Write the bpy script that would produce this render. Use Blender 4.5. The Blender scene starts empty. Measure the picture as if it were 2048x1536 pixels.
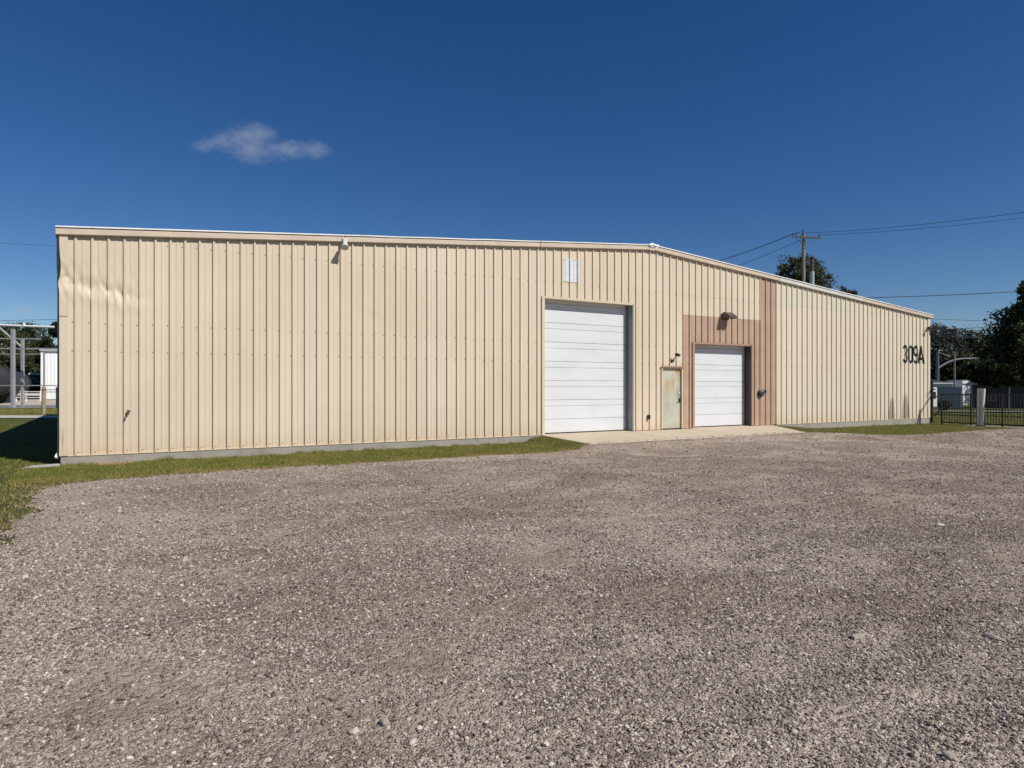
import bpy, bmesh, math, random
import numpy as np
from mathutils import Vector, Matrix, noise
R_ = math.radians
random.seed(7); rng = np.random.default_rng(11)
scn = bpy.context.scene
COL = scn.collection

# ------------------------------------------------------------------ camera
CAM = Vector((1.046, -17.192, 1.493)); YAW = R_(30.69); FPX = 1330.0; HZ = 772.85
cd = bpy.data.cameras.new('camera'); cam = bpy.data.objects.new('camera', cd); COL.objects.link(cam)
cam.location = CAM; cam.rotation_euler = (R_(90), 0, -YAW)
cd.sensor_width = 36; cd.lens = FPX / 2048 * 36; cd.shift_y = (HZ - 768) / 2048
cd.clip_start = .1; cd.clip_end = 20000
scn.camera = cam
# ------------------------------------------------------------------ world, sun, exposure
SUN_EL, SUN_AZ = R_(43.5), R_(28)          # azimuth measured from the wall's outward normal (-Y) towards +X
sdir = Vector((math.sin(SUN_AZ) * math.cos(SUN_EL), -math.cos(SUN_AZ) * math.cos(SUN_EL), math.sin(SUN_EL)))
w = bpy.data.worlds.new('World'); scn.world = w; w.use_nodes = True
wn = w.node_tree; wn.nodes.clear()
wo = wn.nodes.new('ShaderNodeOutputWorld'); wb = wn.nodes.new('ShaderNodeBackground'); sk = wn.nodes.new('ShaderNodeTexSky')
hs = wn.nodes.new('ShaderNodeHueSaturation')
sk.sky_type = 'NISHITA'; sk.sun_disc = False; sk.sun_elevation = SUN_EL
sk.sun_rotation = math.atan2(sdir.x, sdir.y)
sk.altitude = 1500; sk.air_density = 1.0; sk.dust_density = 0.15; sk.ozone_density = 3.0
hs.inputs['Saturation'].default_value = 1.30; hs.inputs['Hue'].default_value = .508
wn.links.new(sk.outputs[0], hs.inputs['Color']); wn.links.new(hs.outputs[0], wb.inputs[0]); wn.links.new(wb.outputs[0], wo.inputs[0])
wb.inputs[1].default_value = 0.063
sl = bpy.data.lights.new('sun', 'SUN'); so = bpy.data.objects.new('sun', sl); COL.objects.link(so)
sl.energy = 4.3; sl.angle = R_(0.53); sl.color = (1, .955, .885)
so.rotation_euler = (-sdir).to_track_quat('-Z', 'Y').to_euler(); so.location = (20, -40, 40)
vs = scn.view_settings; vs.view_transform = 'Standard'; vs.look = 'None'; vs.gamma = 1; vs.exposure = 0.22
vs.use_curve_mapping = False
scn.cycles.use_denoising = True
scn.cycles.max_bounces = 6; scn.cycles.transparent_max_bounces = 6; scn.cycles.volume_bounces = 2

RV = Vector((math.cos(YAW), -math.sin(YAW), 0)); FV = Vector((math.sin(YAW), math.cos(YAW), 0))
def at(px, py, d):
    """world point seen at photograph pixel (2048 wide) at depth d"""
    return CAM + RV * ((px - 1024) * d / FPX) + FV * d + Vector((0, 0, (HZ - py) * d / FPX))
def sm(a, b, x):
    t = min(1, max(0, (x - a) / (b - a))); return t * t * (3 - 2 * t)
def gz(x, y):                              # lie of the land
    z = -0.20 - 0.002 * min(max(x, -10), 36)
    z -= 0.75 * sm(36, 72, x)
    if 10.8 < x < 25.5 and -5.4 < y < 1:          # banked up to the apron
        za = -.1 * (.42 - max(y, -2.4)) / 2.82 - .03
        k = sm(11.5, 12.28, x) * (1 - sm(23.0, 25.4, x)) * (1 - sm(2.5, 5.2, -y))
        z += (za - z) * k
    return z

# ------------------------------------------------------------------ materials
MATS = {}
def newmat(name):
    m = bpy.data.materials.new(name); m.use_nodes = True
    MATS[name] = m
    nt = m.node_tree; return m, nt, nt.nodes['Principled BSDF']
class NT:
    def __init__(s, nt): s.nt = nt
    def n(s, t, **k):
        nd = s.nt.nodes.new(t)
        for a, v in k.items(): setattr(nd, a, v)
        return nd
    def l(s, a, b): s.nt.links.new(a, b)
    def val(s, sock, v):
        if hasattr(v, 'is_linked') or hasattr(v, 'links'): s.l(v, sock)
        else: sock.default_value = v
    def math(s, op, a, b=0.0, c=None, clamp=False):
        nd = s.n('ShaderNodeMath', operation=op, use_clamp=clamp)
        s.val(nd.inputs[0], a); s.val(nd.inputs[1], b)
        if c is not None: s.val(nd.inputs[2], c)
        return nd.outputs[0]
    def noise(s, vec, scale, detail=3, rough=.55, dist=0.0):
        nd = s.n('ShaderNodeTexNoise'); s.l(vec, nd.inputs['Vector'])
        nd.inputs['Scale'].default_value = scale; nd.inputs['Detail'].default_value = detail
        nd.inputs['Roughness'].default_value = rough; nd.inputs['Distortion'].default_value = dist
        return nd.outputs['Fac']
    def voro(s, vec, scale, feature='F1', out='Distance', rnd=1.0):
        nd = s.n('ShaderNodeTexVoronoi', feature=feature); s.l(vec, nd.inputs['Vector'])
        nd.inputs['Scale'].default_value = scale; nd.inputs['Randomness'].default_value = rnd
        return nd.outputs[out]
    def ramp(s, fac, stops, interp='LINEAR'):
        nd = s.n('ShaderNodeValToRGB'); s.l(fac, nd.inputs[0]); cr = nd.color_ramp; cr.interpolation = interp
        while len(cr.elements) < len(stops): cr.elements.new(.5)
        for e, (p, c) in zip(cr.elements, stops):
            e.position = p; e.color = (c, c, c, 1) if not hasattr(c, '__len__') else (*c, 1)
        return nd.outputs[0]
    def mix(s, fac, a, b, blend='MIX'):
        nd = s.n('ShaderNodeMix', data_type='RGBA', blend_type=blend)
        s.val(nd.inputs[0], fac)
        for sock, v in ((nd.inputs[6], a), (nd.inputs[7], b)):
            if hasattr(v, 'links'): s.l(v, sock)
            else: sock.default_value = (*v, 1)
        return nd.outputs[2]
    def pos(s): return s.n('ShaderNodeNewGeometry').outputs['Position']
    def map(s, vec, scale):
        nd = s.n('ShaderNodeMapping'); s.l(vec, nd.inputs[0]); nd.inputs['Scale'].default_value = scale; return nd.outputs[0]
    def sep(s, vec):
        nd = s.n('ShaderNodeSeparateXYZ'); s.l(vec, nd.inputs[0]); return nd.outputs
    def bump(s, h, strength, dist, bsdf, prev=None):
        nd = s.n('ShaderNodeBump'); s.l(h, nd.inputs['Height']); nd.inputs['Strength'].default_value = strength
        nd.inputs['Distance'].default_value = dist
        if prev is not None: s.l(prev, nd.inputs['Normal'])
        s.l(nd.outputs[0], bsdf.inputs['Normal']); return nd.outputs[0]

def simple(name, col, rough=.6, metal=0.0, var=.15, scale=6.0, bump=0.0, spec=.4, dirt=None):
    m, nt, b = newmat(name); t = NT(nt)
    p = t.pos(); f = t.noise(p, scale, 5, .65)
    lo = tuple(c * (1 - var) for c in col); hi = tuple(min(1, c * (1 + var)) for c in col)
    c = t.mix(t.ramp(f, [(.3, 0.0), (.7, 1.0)]), lo, hi)
    if dirt: c = t.mix(t.ramp(t.noise(p, scale * .35, 6, .7), [(.5, 0.0), (.75, .8)]), c, dirt)
    t.l(c, b.inputs['Base Color']); b.inputs['Roughness'].default_value = rough
    b.inputs['Metallic'].default_value = metal; b.inputs['Specular IOR Level'].default_value = spec
    if bump: t.bump(t.noise(p, scale * 8, 4, .6), .6, bump, b)
    return m

def box_mask(t, x, z, x0, x1, z0, z1):
    a = t.math('GREATER_THAN', x, x0); b_ = t.math('LESS_THAN', x, x1)
    c = t.math('GREATER_THAN', z, z0); d = t.math('LESS_THAN', z, z1)
    return t.math('MULTIPLY', t.math('MULTIPLY', a, b_), t.math('MULTIPLY', c, d))

def make_siding():
    m, nt, b = newmat('painted_siding'); t = NT(nt)
    p = t.pos(); X, Y, Z = t.sep(p)
    big = t.noise(p, .35, 3)
    col = t.mix(t.ramp(big, [(.35, 0.0), (.65, 1.0)]), (.595, .500, .372), (.650, .556, .424))
    oi = t.n('ShaderNodeObjectInfo').outputs['Random']
    col = t.mix(t.math('MULTIPLY', oi, .16), col, (.50, .41, .29))
    # paler newer sheets to the right of the ridge
    pale = t.math('SMOOTH_MIN', t.math('MULTIPLY', t.math('SUBTRACT', X, 17.0), .12), 1.0, .1, clamp=True)
    col = t.mix(t.math('MULTIPLY', pale, .55), col, (.69, .605, .465))
    # bleached greenish wash under the eave past the brown strip
    gx = t.math('MULTIPLY', box_mask(t, X, Z, 23.30, 28.2, 4.6, 9), t.ramp(t.noise(t.map(p, (.9, .9, .6)), 1.0, 4), [(.36, 0.0), (.60, .5)]))
    col = t.mix(gx, col, (.52, .55, .44))
    # brown repaint round the small door and up one strip
    wob = t.math('MULTIPLY', t.math('SUBTRACT', t.noise(p, 1.7, 2), .5), .02)
    zz = t.math('ADD', Z, wob)
    br = t.math('MAXIMUM', box_mask(t, X, zz, 18.285, 22.40, -1, 4.05), box_mask(t, X, Z, 22.385, 23.30, -1, 9))
    brown = t.mix(t.ramp(t.noise(p, 1.3, 4), [(.35, 0.0), (.65, 1.0)]), (.375, .245, .170), (.445, .302, .215))
    col = t.mix(t.math('MULTIPLY', br, .94), col, brown)
    # vertical rain streaks and chalking
    st = t.noise(t.map(p, (9, 9, .35)), 1.0, 5, .65)
    col = t.mix(t.ramp(st, [(.52, 0.0), (.80, .22)]), col, (.40, .32, .23))
    col = t.mix(t.ramp(t.noise(t.map(p, (5, 5, .25)), 1.0, 4, .6), [(.55, 0.0), (.8, .18)]), col, (.74, .66, .52))
    # rain splash: rusty dust on the bottom half metre
    ln = t.math('SUBTRACT', 1.0, t.math('MULTIPLY', Z, 1.7), clamp=True)
    sp = t.math('MULTIPLY', t.math('POWER', ln, 2.2), t.ramp(t.noise(p, 3.2, 5, .7), [(.25, .25), (.75, 1.0)]))
    col = t.mix(t.math('MULTIPLY', sp, .55), col, (.50, .31, .15))
    # two dark mottled patches low down by the right-hand corner, and one smudge
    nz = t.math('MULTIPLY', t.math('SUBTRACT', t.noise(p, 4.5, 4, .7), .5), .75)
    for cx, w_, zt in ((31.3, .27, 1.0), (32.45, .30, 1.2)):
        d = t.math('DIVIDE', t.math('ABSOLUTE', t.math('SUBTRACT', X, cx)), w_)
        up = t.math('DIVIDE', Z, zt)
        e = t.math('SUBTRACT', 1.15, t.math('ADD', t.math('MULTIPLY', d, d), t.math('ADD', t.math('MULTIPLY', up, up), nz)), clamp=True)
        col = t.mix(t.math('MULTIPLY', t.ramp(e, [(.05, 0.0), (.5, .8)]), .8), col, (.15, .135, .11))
    d = t.n('ShaderNodeVectorMath', operation='DISTANCE'); t.l(p, d.inputs[0]); d.inputs[1].default_value = (6.93, 0, 3.42)
    e = t.math('MULTIPLY', t.math('LESS_THAN', d.outputs['Value'], .13), t.ramp(t.noise(p, 26, 4, .7), [(.52, 0.0), (.66, .45)]))
    col = t.mix(e, col, (.25, .2, .15))
    # fine speckle of dirt
    col = t.mix(t.ramp(t.noise(p, 60, 3), [(.62, 0.0), (.80, .16)]), col, (.30, .25, .19))
    t.l(col, b.inputs['Base Color'])
    b.inputs['Roughness'].default_value = .52; b.inputs['Specular IOR Level'].default_value = .35
    h1 = t.noise(t.map(p, (2.6, 2.6, .9)), 1.0, 2, .5)
    n1 = t.bump(h1, .30, .020, b)
    t.bump(t.noise(p, 26, 3), .12, .002, b, n1)
    return m
M_SID = make_siding()

def make_concrete(name, col, stain, scale=1.0):
    m, nt, b = newmat(name); t = NT(nt); p = t.pos()
    c = t.mix(t.ramp(t.noise(p, 1.1 * scale, 6, .65), [(.3, 0.0), (.7, 1.0)]), tuple(v * .82 for v in col), col)
    c = t.mix(t.ramp(t.noise(p, .55 * scale, 6, .7), [(.48, 0.0), (.72, .75)]), c, stain)
    c = t.mix(t.ramp(t.noise(p, 45, 3), [(.55, 0.0), (.8, .5)]), c, tuple(v * .55 for v in col))
    t.l(c, b.inputs['Base Color']); b.inputs['Roughness'].default_value = .9; b.inputs['Specular IOR Level'].default_value = .2
    t.bump(t.noise(p, 50, 5, .7), .5, .006, b)
    return m
M_FND = make_concrete('stem_wall_concrete', (.36, .33, .28), (.16, .145, .12), 2.5)
M_APR = make_concrete('apron_concrete', (.56, .47, .355), (.40, .32, .235), 1.6)
M_PAD = make_concrete('pad_concrete', (.50, .49, .46), (.33, .32, .29), 3.0)

def make_gravel():
    m, nt, b = newmat('gravel'); t = NT(nt); p = t.pos()
    v1 = t.n('ShaderNodeTexVoronoi'); t.l(p, v1.inputs[0]); v1.inputs['Scale'].default_value = 78
    v2 = t.n('ShaderNodeTexVoronoi'); t.l(p, v2.inputs[0]); v2.inputs['Scale'].default_value = 24
    s1 = t.n('ShaderNodeSeparateColor'); t.l(v1.outputs['Color'], s1.inputs[0])
    s2 = t.n('ShaderNodeSeparateColor'); t.l(v2.outputs['Color'], s2.inputs[0])
    peb = t.ramp(s1.outputs[0], [(0, (.085, .068, .058)), (.35, (.180, .144, .124)), (.7, (.315, .256, .222)), (1, (.62, .54, .475))])
    peb2 = t.ramp(s2.outputs[1], [(0, (.11, .088, .075)), (.6, (.28, .230, .199)), (1, (.64, .565, .50))])
    c = t.mix(t.math('MULTIPLY', t.math('GREATER_THAN', s2.outputs[0], .62), .75), peb, peb2)
    # dusty brown fines between, broad worn tracks
    lo = t.noise(p, .42, 6, .62, .6)
    mid = t.noise(t.map(p, (.9, 2.2, 1)), 1.0, 6, .65, .8)
    fine = t.math('MULTIPLY', t.ramp(lo, [(.44, 0.0), (.60, 1.0)]), t.ramp(mid, [(.35, .2), (.65, .9)]))
    c = t.mix(fine, c, (.185, .138, .108))
    pale = t.ramp(t.noise(p, .55, 5, .65, 1.0), [(.46, 0.0), (.66, .62)])
    c = t.mix(pale, c, (.50, .435, .385))
    lane = None                                 # compacted wheel lanes swinging in to the doors
    for (cx, cy, rad) in ((6.0, -26.0, 15.2), (6.0, -26.0, 16.9), (34.0, -20.5, 14.2), (34.0, -20.5, 15.9)):
        dd = t.n('ShaderNodeVectorMath', operation='DISTANCE'); t.l(p, dd.inputs[0]); dd.inputs[1].default_value = (cx, cy, -.2)
        e = t.math('ADD', t.math('SUBTRACT', dd.outputs['Value'], rad), t.math('MULTIPLY', t.math('SUBTRACT', t.noise(p, .5, 3), .5), 1.2))
        e = t.math('SUBTRACT', 1.0, t.math('MULTIPLY', t.math('ABSOLUTE', e), 2.6), clamp=True)
        lane = e if lane is None else t.math('MAXIMUM', lane, e)
    c = t.mix(t.math('MULTIPLY', lane, t.ramp(t.noise(p, 2.2, 5, .7), [(.35, 0.0), (.6, .55)])), c, (.325, .265, .220))
    dirt = None                                 # bare earth showing through by the entrance
    for (cx, cy, rad) in ((1.1, -13.1, .75), (2.6, -13.4, .45), (4.6, -11.8, .6), (2.2, -5.0, 1.1), (7.5, -6.5, 1.0)):
        dd = t.n('ShaderNodeVectorMath', operation='DISTANCE'); t.l(p, dd.inputs[0]); dd.inputs[1].default_value = (cx, cy, -.2)
        e = t.math('SUBTRACT', 1.0, t.math('ADD', t.math('DIVIDE', dd.outputs['Value'], rad), t.math('MULTIPLY', t.math('SUBTRACT', t.noise(p, 1.8, 5, .7), .5), 1.6)), clamp=True)
        dirt = e if dirt is None else t.math('MAXIMUM', dirt, e)
    c = t.mix(t.math('MULTIPLY', t.ramp(dirt, [(.0, 0.0), (.6, .75)]), t.ramp(t.noise(p, 5.5, 6, .75), [(.38, .1), (.62, .9)])), c, (.205, .148, .110))
    gx, gy, gz_ = t.sep(p)
    es = t.math('MAXIMUM', t.math('SUBTRACT', 1.0, t.math('MULTIPLY', t.math('ABSOLUTE', t.math('ADD', gy, 3.3)), 1.0), clamp=True), t.math('SUBTRACT', 1.0, t.math('MULTIPLY', t.math('ABSOLUTE', t.math('SUBTRACT', gx, .5)), .9), clamp=True))
    c = t.mix(t.math('MULTIPLY', es, t.ramp(t.noise(p, 1.6, 5, .7), [(.32, .05), (.62, .6)])), c, (.50, .44, .385))
    dk = t.ramp(t.noise(t.map(p, (1.4, 5.0, 1)), 1.0, 6, .75, 1.5), [(.55, 0.0), (.70, .62)])
    c = t.mix(dk, c, (.10, .078, .065))
    c = t.mix(1.0, c, (1.16, 1.11, 1.02), 'MULTIPLY')
    t.l(c, b.inputs['Base Color']); b.inputs['Roughness'].default_value = .95; b.inputs['Specular IOR Level'].default_value = .15
    h = t.math('ADD', t.math('MULTIPLY', v1.outputs['Distance'], -.7), t.math('MULTIPLY', v2.outputs['Distance'], -1.1))
    n1 = t.bump(h, .9, .022, b)
    n2 = t.bump(t.noise(p, 7, 5, .7), .7, .05, b, n1)
    t.bump(t.math('MULTIPLY', lane, -1.0), .8, .06, b, n2)
    return m
M_GRV = make_gravel()
def make_stone(name, stops, oi=True):
    m, nt, b = newmat(name); t = NT(nt)
    f = t.n('ShaderNodeObjectInfo').outputs['Random']
    c = t.ramp(f, stops)
    tc = t.n('ShaderNodeTexCoord').outputs['Object'] if not oi else t.pos()
    c = t.mix(t.ramp(t.noise(tc, 40, 4, .7), [(.4, 0.0), (.75, .45)]), c, (.14, .115, .10))
    t.l(c, b.inputs['Base Color']); b.inputs['Roughness'].default_value = .9; b.inputs['Specular IOR Level'].default_value = .2
    t.bump(t.noise(tc, 160, 3), .4, .002, b)
    return m
M_PEB = make_stone('pebbles', [(0, (.070, .055, .045)), (.22, (.165, .130, .106)), (.5, (.30, .245, .203)), (.86, (.46, .39, .33)), (1, (.70, .62, .54))])
M_STN = make_stone('loose_stone', [(0, (.36, .295, .235)), (.5, (.50, .43, .355)), (1, (.62, .55, .465))])

def make_lawn():
    m, nt, b = newmat('lawn_soil'); t = NT(nt); p = t.pos(); X, Y, Z = t.sep(p)
    g = t.mix(t.ramp(t.noise(p, .8, 6, .65), [(.3, 0.0), (.7, 1.0)]), (.060, .082, .020), (.120, .128, .036))
    g = t.mix(t.ramp(t.noise(p, 9, 5, .7), [(.42, 0.0), (.70, .8)]), g, (.040, .052, .014))
    g = t.mix(t.ramp(t.noise(p, 2.1, 5, .7), [(.52, 0.0), (.70, .65)]), g, (.200, .150, .075))
    # bare orange soil against the stem wall by the corner
    for (sx, sy, r) in ((1.05, -.22, .42), (.55, -.3, .2)):
        d = t.n('ShaderNodeVectorMath', operation='DISTANCE'); t.l(p, d.inputs[0]); d.inputs[1].default_value = (sx, sy, -.2)
        e = t.math('ADD', d.outputs['Value'], t.math('MULTIPLY', t.math('SUBTRACT', t.noise(p, 6, 4), .5), .35))
        g = t.mix(t.math('LESS_THAN', e, r), g, (.42, .24, .11))
    t.l(g, b.inputs['Base Color']); b.inputs['Roughness'].default_value = 1; b.inputs['Specular IOR Level'].default_value = .1
    t.bump(t.noise(p, 22, 5, .75), .9, .05, b)
    return m
M_LAWN = make_lawn()
def make_blades():
    m, nt, b = newmat('grass_blades'); t = NT(nt); p = t.pos()
    a = t.n('ShaderNodeAttribute', attribute_name='tint').outputs['Fac']
    f = t.math('ADD', t.math('MULTIPLY', a, .6), t.math('MULTIPLY', t.noise(p, 1.1, 5, .65), .75))
    c = t.ramp(f, [(.25, (.082, .122, .016)), (.55, (.175, .200, .036)), (.78, (.29, .255, .075)), (1, (.38, .28, .125))])
    t.l(c, b.inputs['Base Color']); b.inputs['Roughness'].default_value = .6; b.inputs['Specular IOR Level'].default_value = .2
    tr = t.n('ShaderNodeBsdfTranslucent'); t.l(c, tr.inputs[0])
    mx = t.n('ShaderNodeMixShader'); mx.inputs[0].default_value = .25
    out = nt.nodes['Material Output']; t.l(b.outputs[0], mx.inputs[1]); t.l(tr.outputs[0], mx.inputs[2]); t.l(mx.outputs[0], out.inputs[0])
    return m
M_BLD = make_blades()
def make_leaves(name, c0, c1):
    m, nt, b = newmat(name); t = NT(nt); p = t.pos()
    a = t.n('ShaderNodeAttribute', attribute_name='tint').outputs['Fac']
    c = t.mix(a, c0, c1)
    t.l(c, b.inputs['Base Color']); b.inputs['Roughness'].default_value = .65; b.inputs['Specular IOR Level'].default_value = .25
    tr = t.n('ShaderNodeBsdfTranslucent'); t.l(c, tr.inputs[0])
    mx = t.n('ShaderNodeMixShader'); mx.inputs[0].default_value = .2
    out = nt.nodes['Material Output']; t.l(b.outputs[0], mx.inputs[1]); t.l(tr.outputs[0], mx.inputs[2]); t.l(mx.outputs[0], out.inputs[0])
    return m
M_LF1 = make_leaves('leaves_dark', (.022, .032, .011), (.070, .088, .026))
M_LF2 = make_leaves('leaves_olive', (.040, .050, .022), (.115, .120, .055))
M_LF3 = make_leaves('leaves_grey', (.035, .042, .028), (.085, .095, .060))
M_BARK = simple('bark', (.09, .07, .055), .95, bump=.02, scale=5)

def make_white_door():
    m, nt, b = newmat('white_door_steel'); t = NT(nt); p = t.pos(); X, Y, Z = t.sep(p)
    c = t.mix(t.ramp(t.noise(t.map(p, (.8, 1, 3)), 1.0, 5), [(.35, 0.0), (.7, 1.0)]), (.60, .615, .625), (.655, .67, .68))
    c = t.mix(t.ramp(t.noise(t.map(p, (7, 7, .5)), 1.0, 5, .7), [(.58, 0.0), (.85, .25)]), c, (.45, .44, .41))
    ln = t.math('SUBTRACT', 1.0, t.math('MULTIPLY', Z, 2.6), clamp=True)
    c = t.mix(t.math('MULTIPLY', t.math('MULTIPLY', ln, ln), t.ramp(t.noise(p, 5, 4), [(.3, 0.0), (.8, .5)])), c, (.60, .50, .38))
    t.l(c, b.inputs['Base Color']); b.inputs['Roughness'].default_value = .45; b.inputs['Specular IOR Level'].default_value = .3
    wv = t.math('SINE', t.math('MULTIPLY', Z, 165.0))
    n1 = t.bump(wv, .10, .003, b)
    t.bump(t.noise(p, 3, 2), .15, .02, b, n1)
    return m
M_WDR = make_white_door()
def make_entry():
    m, nt, b = newmat('faded_entry_paint'); t = NT(nt); p = t.pos(); X, Y, Z = t.sep(p)
    c = t.mix(t.ramp(t.noise(p, 2.2, 5), [(.35, 0.0), (.65, 1.0)]), (.40, .39, .30), (.49, .48, .385))
    def blob(cx, cz, rx, rz, st, colr):
        nonlocal c
        dx = t.math('DIVIDE', t.math('SUBTRACT', X, cx), rx); dz = t.math('DIVIDE', t.math('SUBTRACT', Z, cz), rz)
        e = t.math('ADD', t.math('ADD', t.math('MULTIPLY', dx, dx), t.math('MULTIPLY', dz, dz)), t.math('MULTIPLY', t.math('SUBTRACT', t.noise(p, 11, 5, .7), .5), 2.2))
        f = t.ramp(t.math('SUBTRACT', 1.2, e, clamp=True), [(.1, 0.0), (.8, 1.0)])
        c = t.mix(t.math('MULTIPLY', f, st), c, colr)
    blob(17.58, 1.55, .10, .24, .5, (.40, .23, .11)); blob(17.86, 1.58, .09, .22, .5, (.42, .26, .13))
    blob(17.7, 1.45, .25, .30, .35, (.48, .33, .16)); blob(18.08, 2.05, .16, .11, .8, (.46, .22, .07)); blob(18.1, 1.85, .05, .3, .5, (.36, .22, .11))
    blob(17.62, .85, .10, .16, .3, (.26, .25, .2)); blob(17.9, .15, .3, .12, .4, (.42, .36, .2)); blob(18.08, 1.3, .07, .35, .45, (.24, .23, .2))
    t.l(c, b.inputs['Base Color']); b.inputs['Roughness'].default_value = .6; b.inputs['Specular IOR Level'].default_value = .3
    t.bump(t.noise(p, 9, 4), .2, .006, b)
    return m
M_ENT = make_entry()

M_TRIM = simple('trim_tan', (.545, .452, .350), .5, var=.08, scale=2.5, dirt=(.46, .365, .28))
M_TRIMP = simple('trim_pale', (.57, .56, .50), .5, var=.08, scale=2.5, dirt=(.50, .48, .42))
M_TRIMB = simple('trim_brown', (.36, .235, .165), .5, var=.08, scale=2.5)
M_ROOF = simple('roof_white', (.80, .79, .77), .4, var=.08, scale=2.0, dirt=(.6, .55, .5))
M_CREAM = simple('trim_cream', (.60, .51, .375), .5, var=.06, scale=2.5)
M_DKBR = simple('dark_brown_paint_and_jamb_shade', (.060, .045, .040), .5, var=.2, scale=9)  # also holds the painted shade of the small door's right jamb
M_LAMPB = simple('bronze_fixture', (.085, .062, .058), .45, var=.2, scale=9)
M_BLK = simple('black_paint', (.014, .014, .015), .45, var=.2, scale=8)
M_NUM = simple('black_vinyl', (.010, .010, .011), .5, var=.1, scale=8)
M_GALV = simple('galvanised_steel', (.42, .42, .43), .5, metal=.35, var=.2, scale=5)
M_GREY = simple('grey_metal_and_jamb_shade', (.26, .27, .285), .55, var=.12, scale=3)  # plain grey metal, and the painted shade of the big door's right jamb
M_SCR = simple('screw_heads', (.20, .16, .12), .5, metal=.3, var=.3, scale=30)
M_SIL = simple('bright_metal', (.72, .72, .72), .3, metal=.6, var=.1, scale=20)
M_OFFW = simple('weathered_white', (.62, .60, .55), .6, var=.15, scale=9, dirt=(.42, .38, .32))
M_PATCH = simple('white_translucent_sheet', (.66, .68, .68), .35, var=.10, scale=6, dirt=(.48, .50, .50))
M_GUT = simple('gutter_tan_side', (.42, .34, .27), .5, var=.1, scale=3)
M_SIDE = simple('side_siding', (.50, .42, .31), .55, var=.08, scale=1)
M_WOODP = simple('pole_wood', (.25, .22, .19), .9, var=.3, scale=4, bump=.01)
M_RUST = simple('rusty_steel', (.10, .070, .050), .9, var=.4, scale=6)
M_WIRE = simple('wire_black', (.035, .035, .04), .6, var=.1)
M_WHITEB = simple('white_shed_metal', (.78, .78, .77), .5, var=.05, scale=2)
M_SHED = simple('grey_shed_metal', (.33, .36, .40), .6, var=.08, scale=1)
M_DWALL = simple('dark_house_wall', (.060, .055, .052), .85, var=.2, scale=2)
M_ROOFD = simple('roof_shingle_dark', (.036, .033, .034), .9, var=.25, scale=3)
M_HWALL = simple('white_house_wall', (.80, .79, .77), .7, var=.05, scale=2)
M_GLASS = simple('window_glass_dark', (.03, .035, .04), .15, var=.2, scale=2, spec=.6)
M_TANK = simple('tank_dark_grey', (.022, .021, .023), .75, var=.25, scale=1.5)
M_BOLW = simple('weathered_timber', (.30, .25, .16), .9, var=.25, scale=8, bump=.008)
M_LOT = simple('sandy_lot', (.46, .39, .31), .95, var=.15, scale=1.2)
M_ASPH = simple('asphalt_pale', (.20, .19, .18), .95, var=.15, scale=2)
M_WALK = simple('sidewalk_concrete', (.46, .44, .40), .95, var=.1, scale=2)
M_GPOST = simple('grey_painted_post', (.48, .48, .50), .7, var=.2, scale=7, dirt=(.55, .54, .52))
M_NAVY = simple('signal_pole_dark', (.030, .036, .055), .5, var=.15)
M_MAST = simple('mast_arm_steel', (.17, .18, .21), .55, metal=.0, var=.1)

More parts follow.
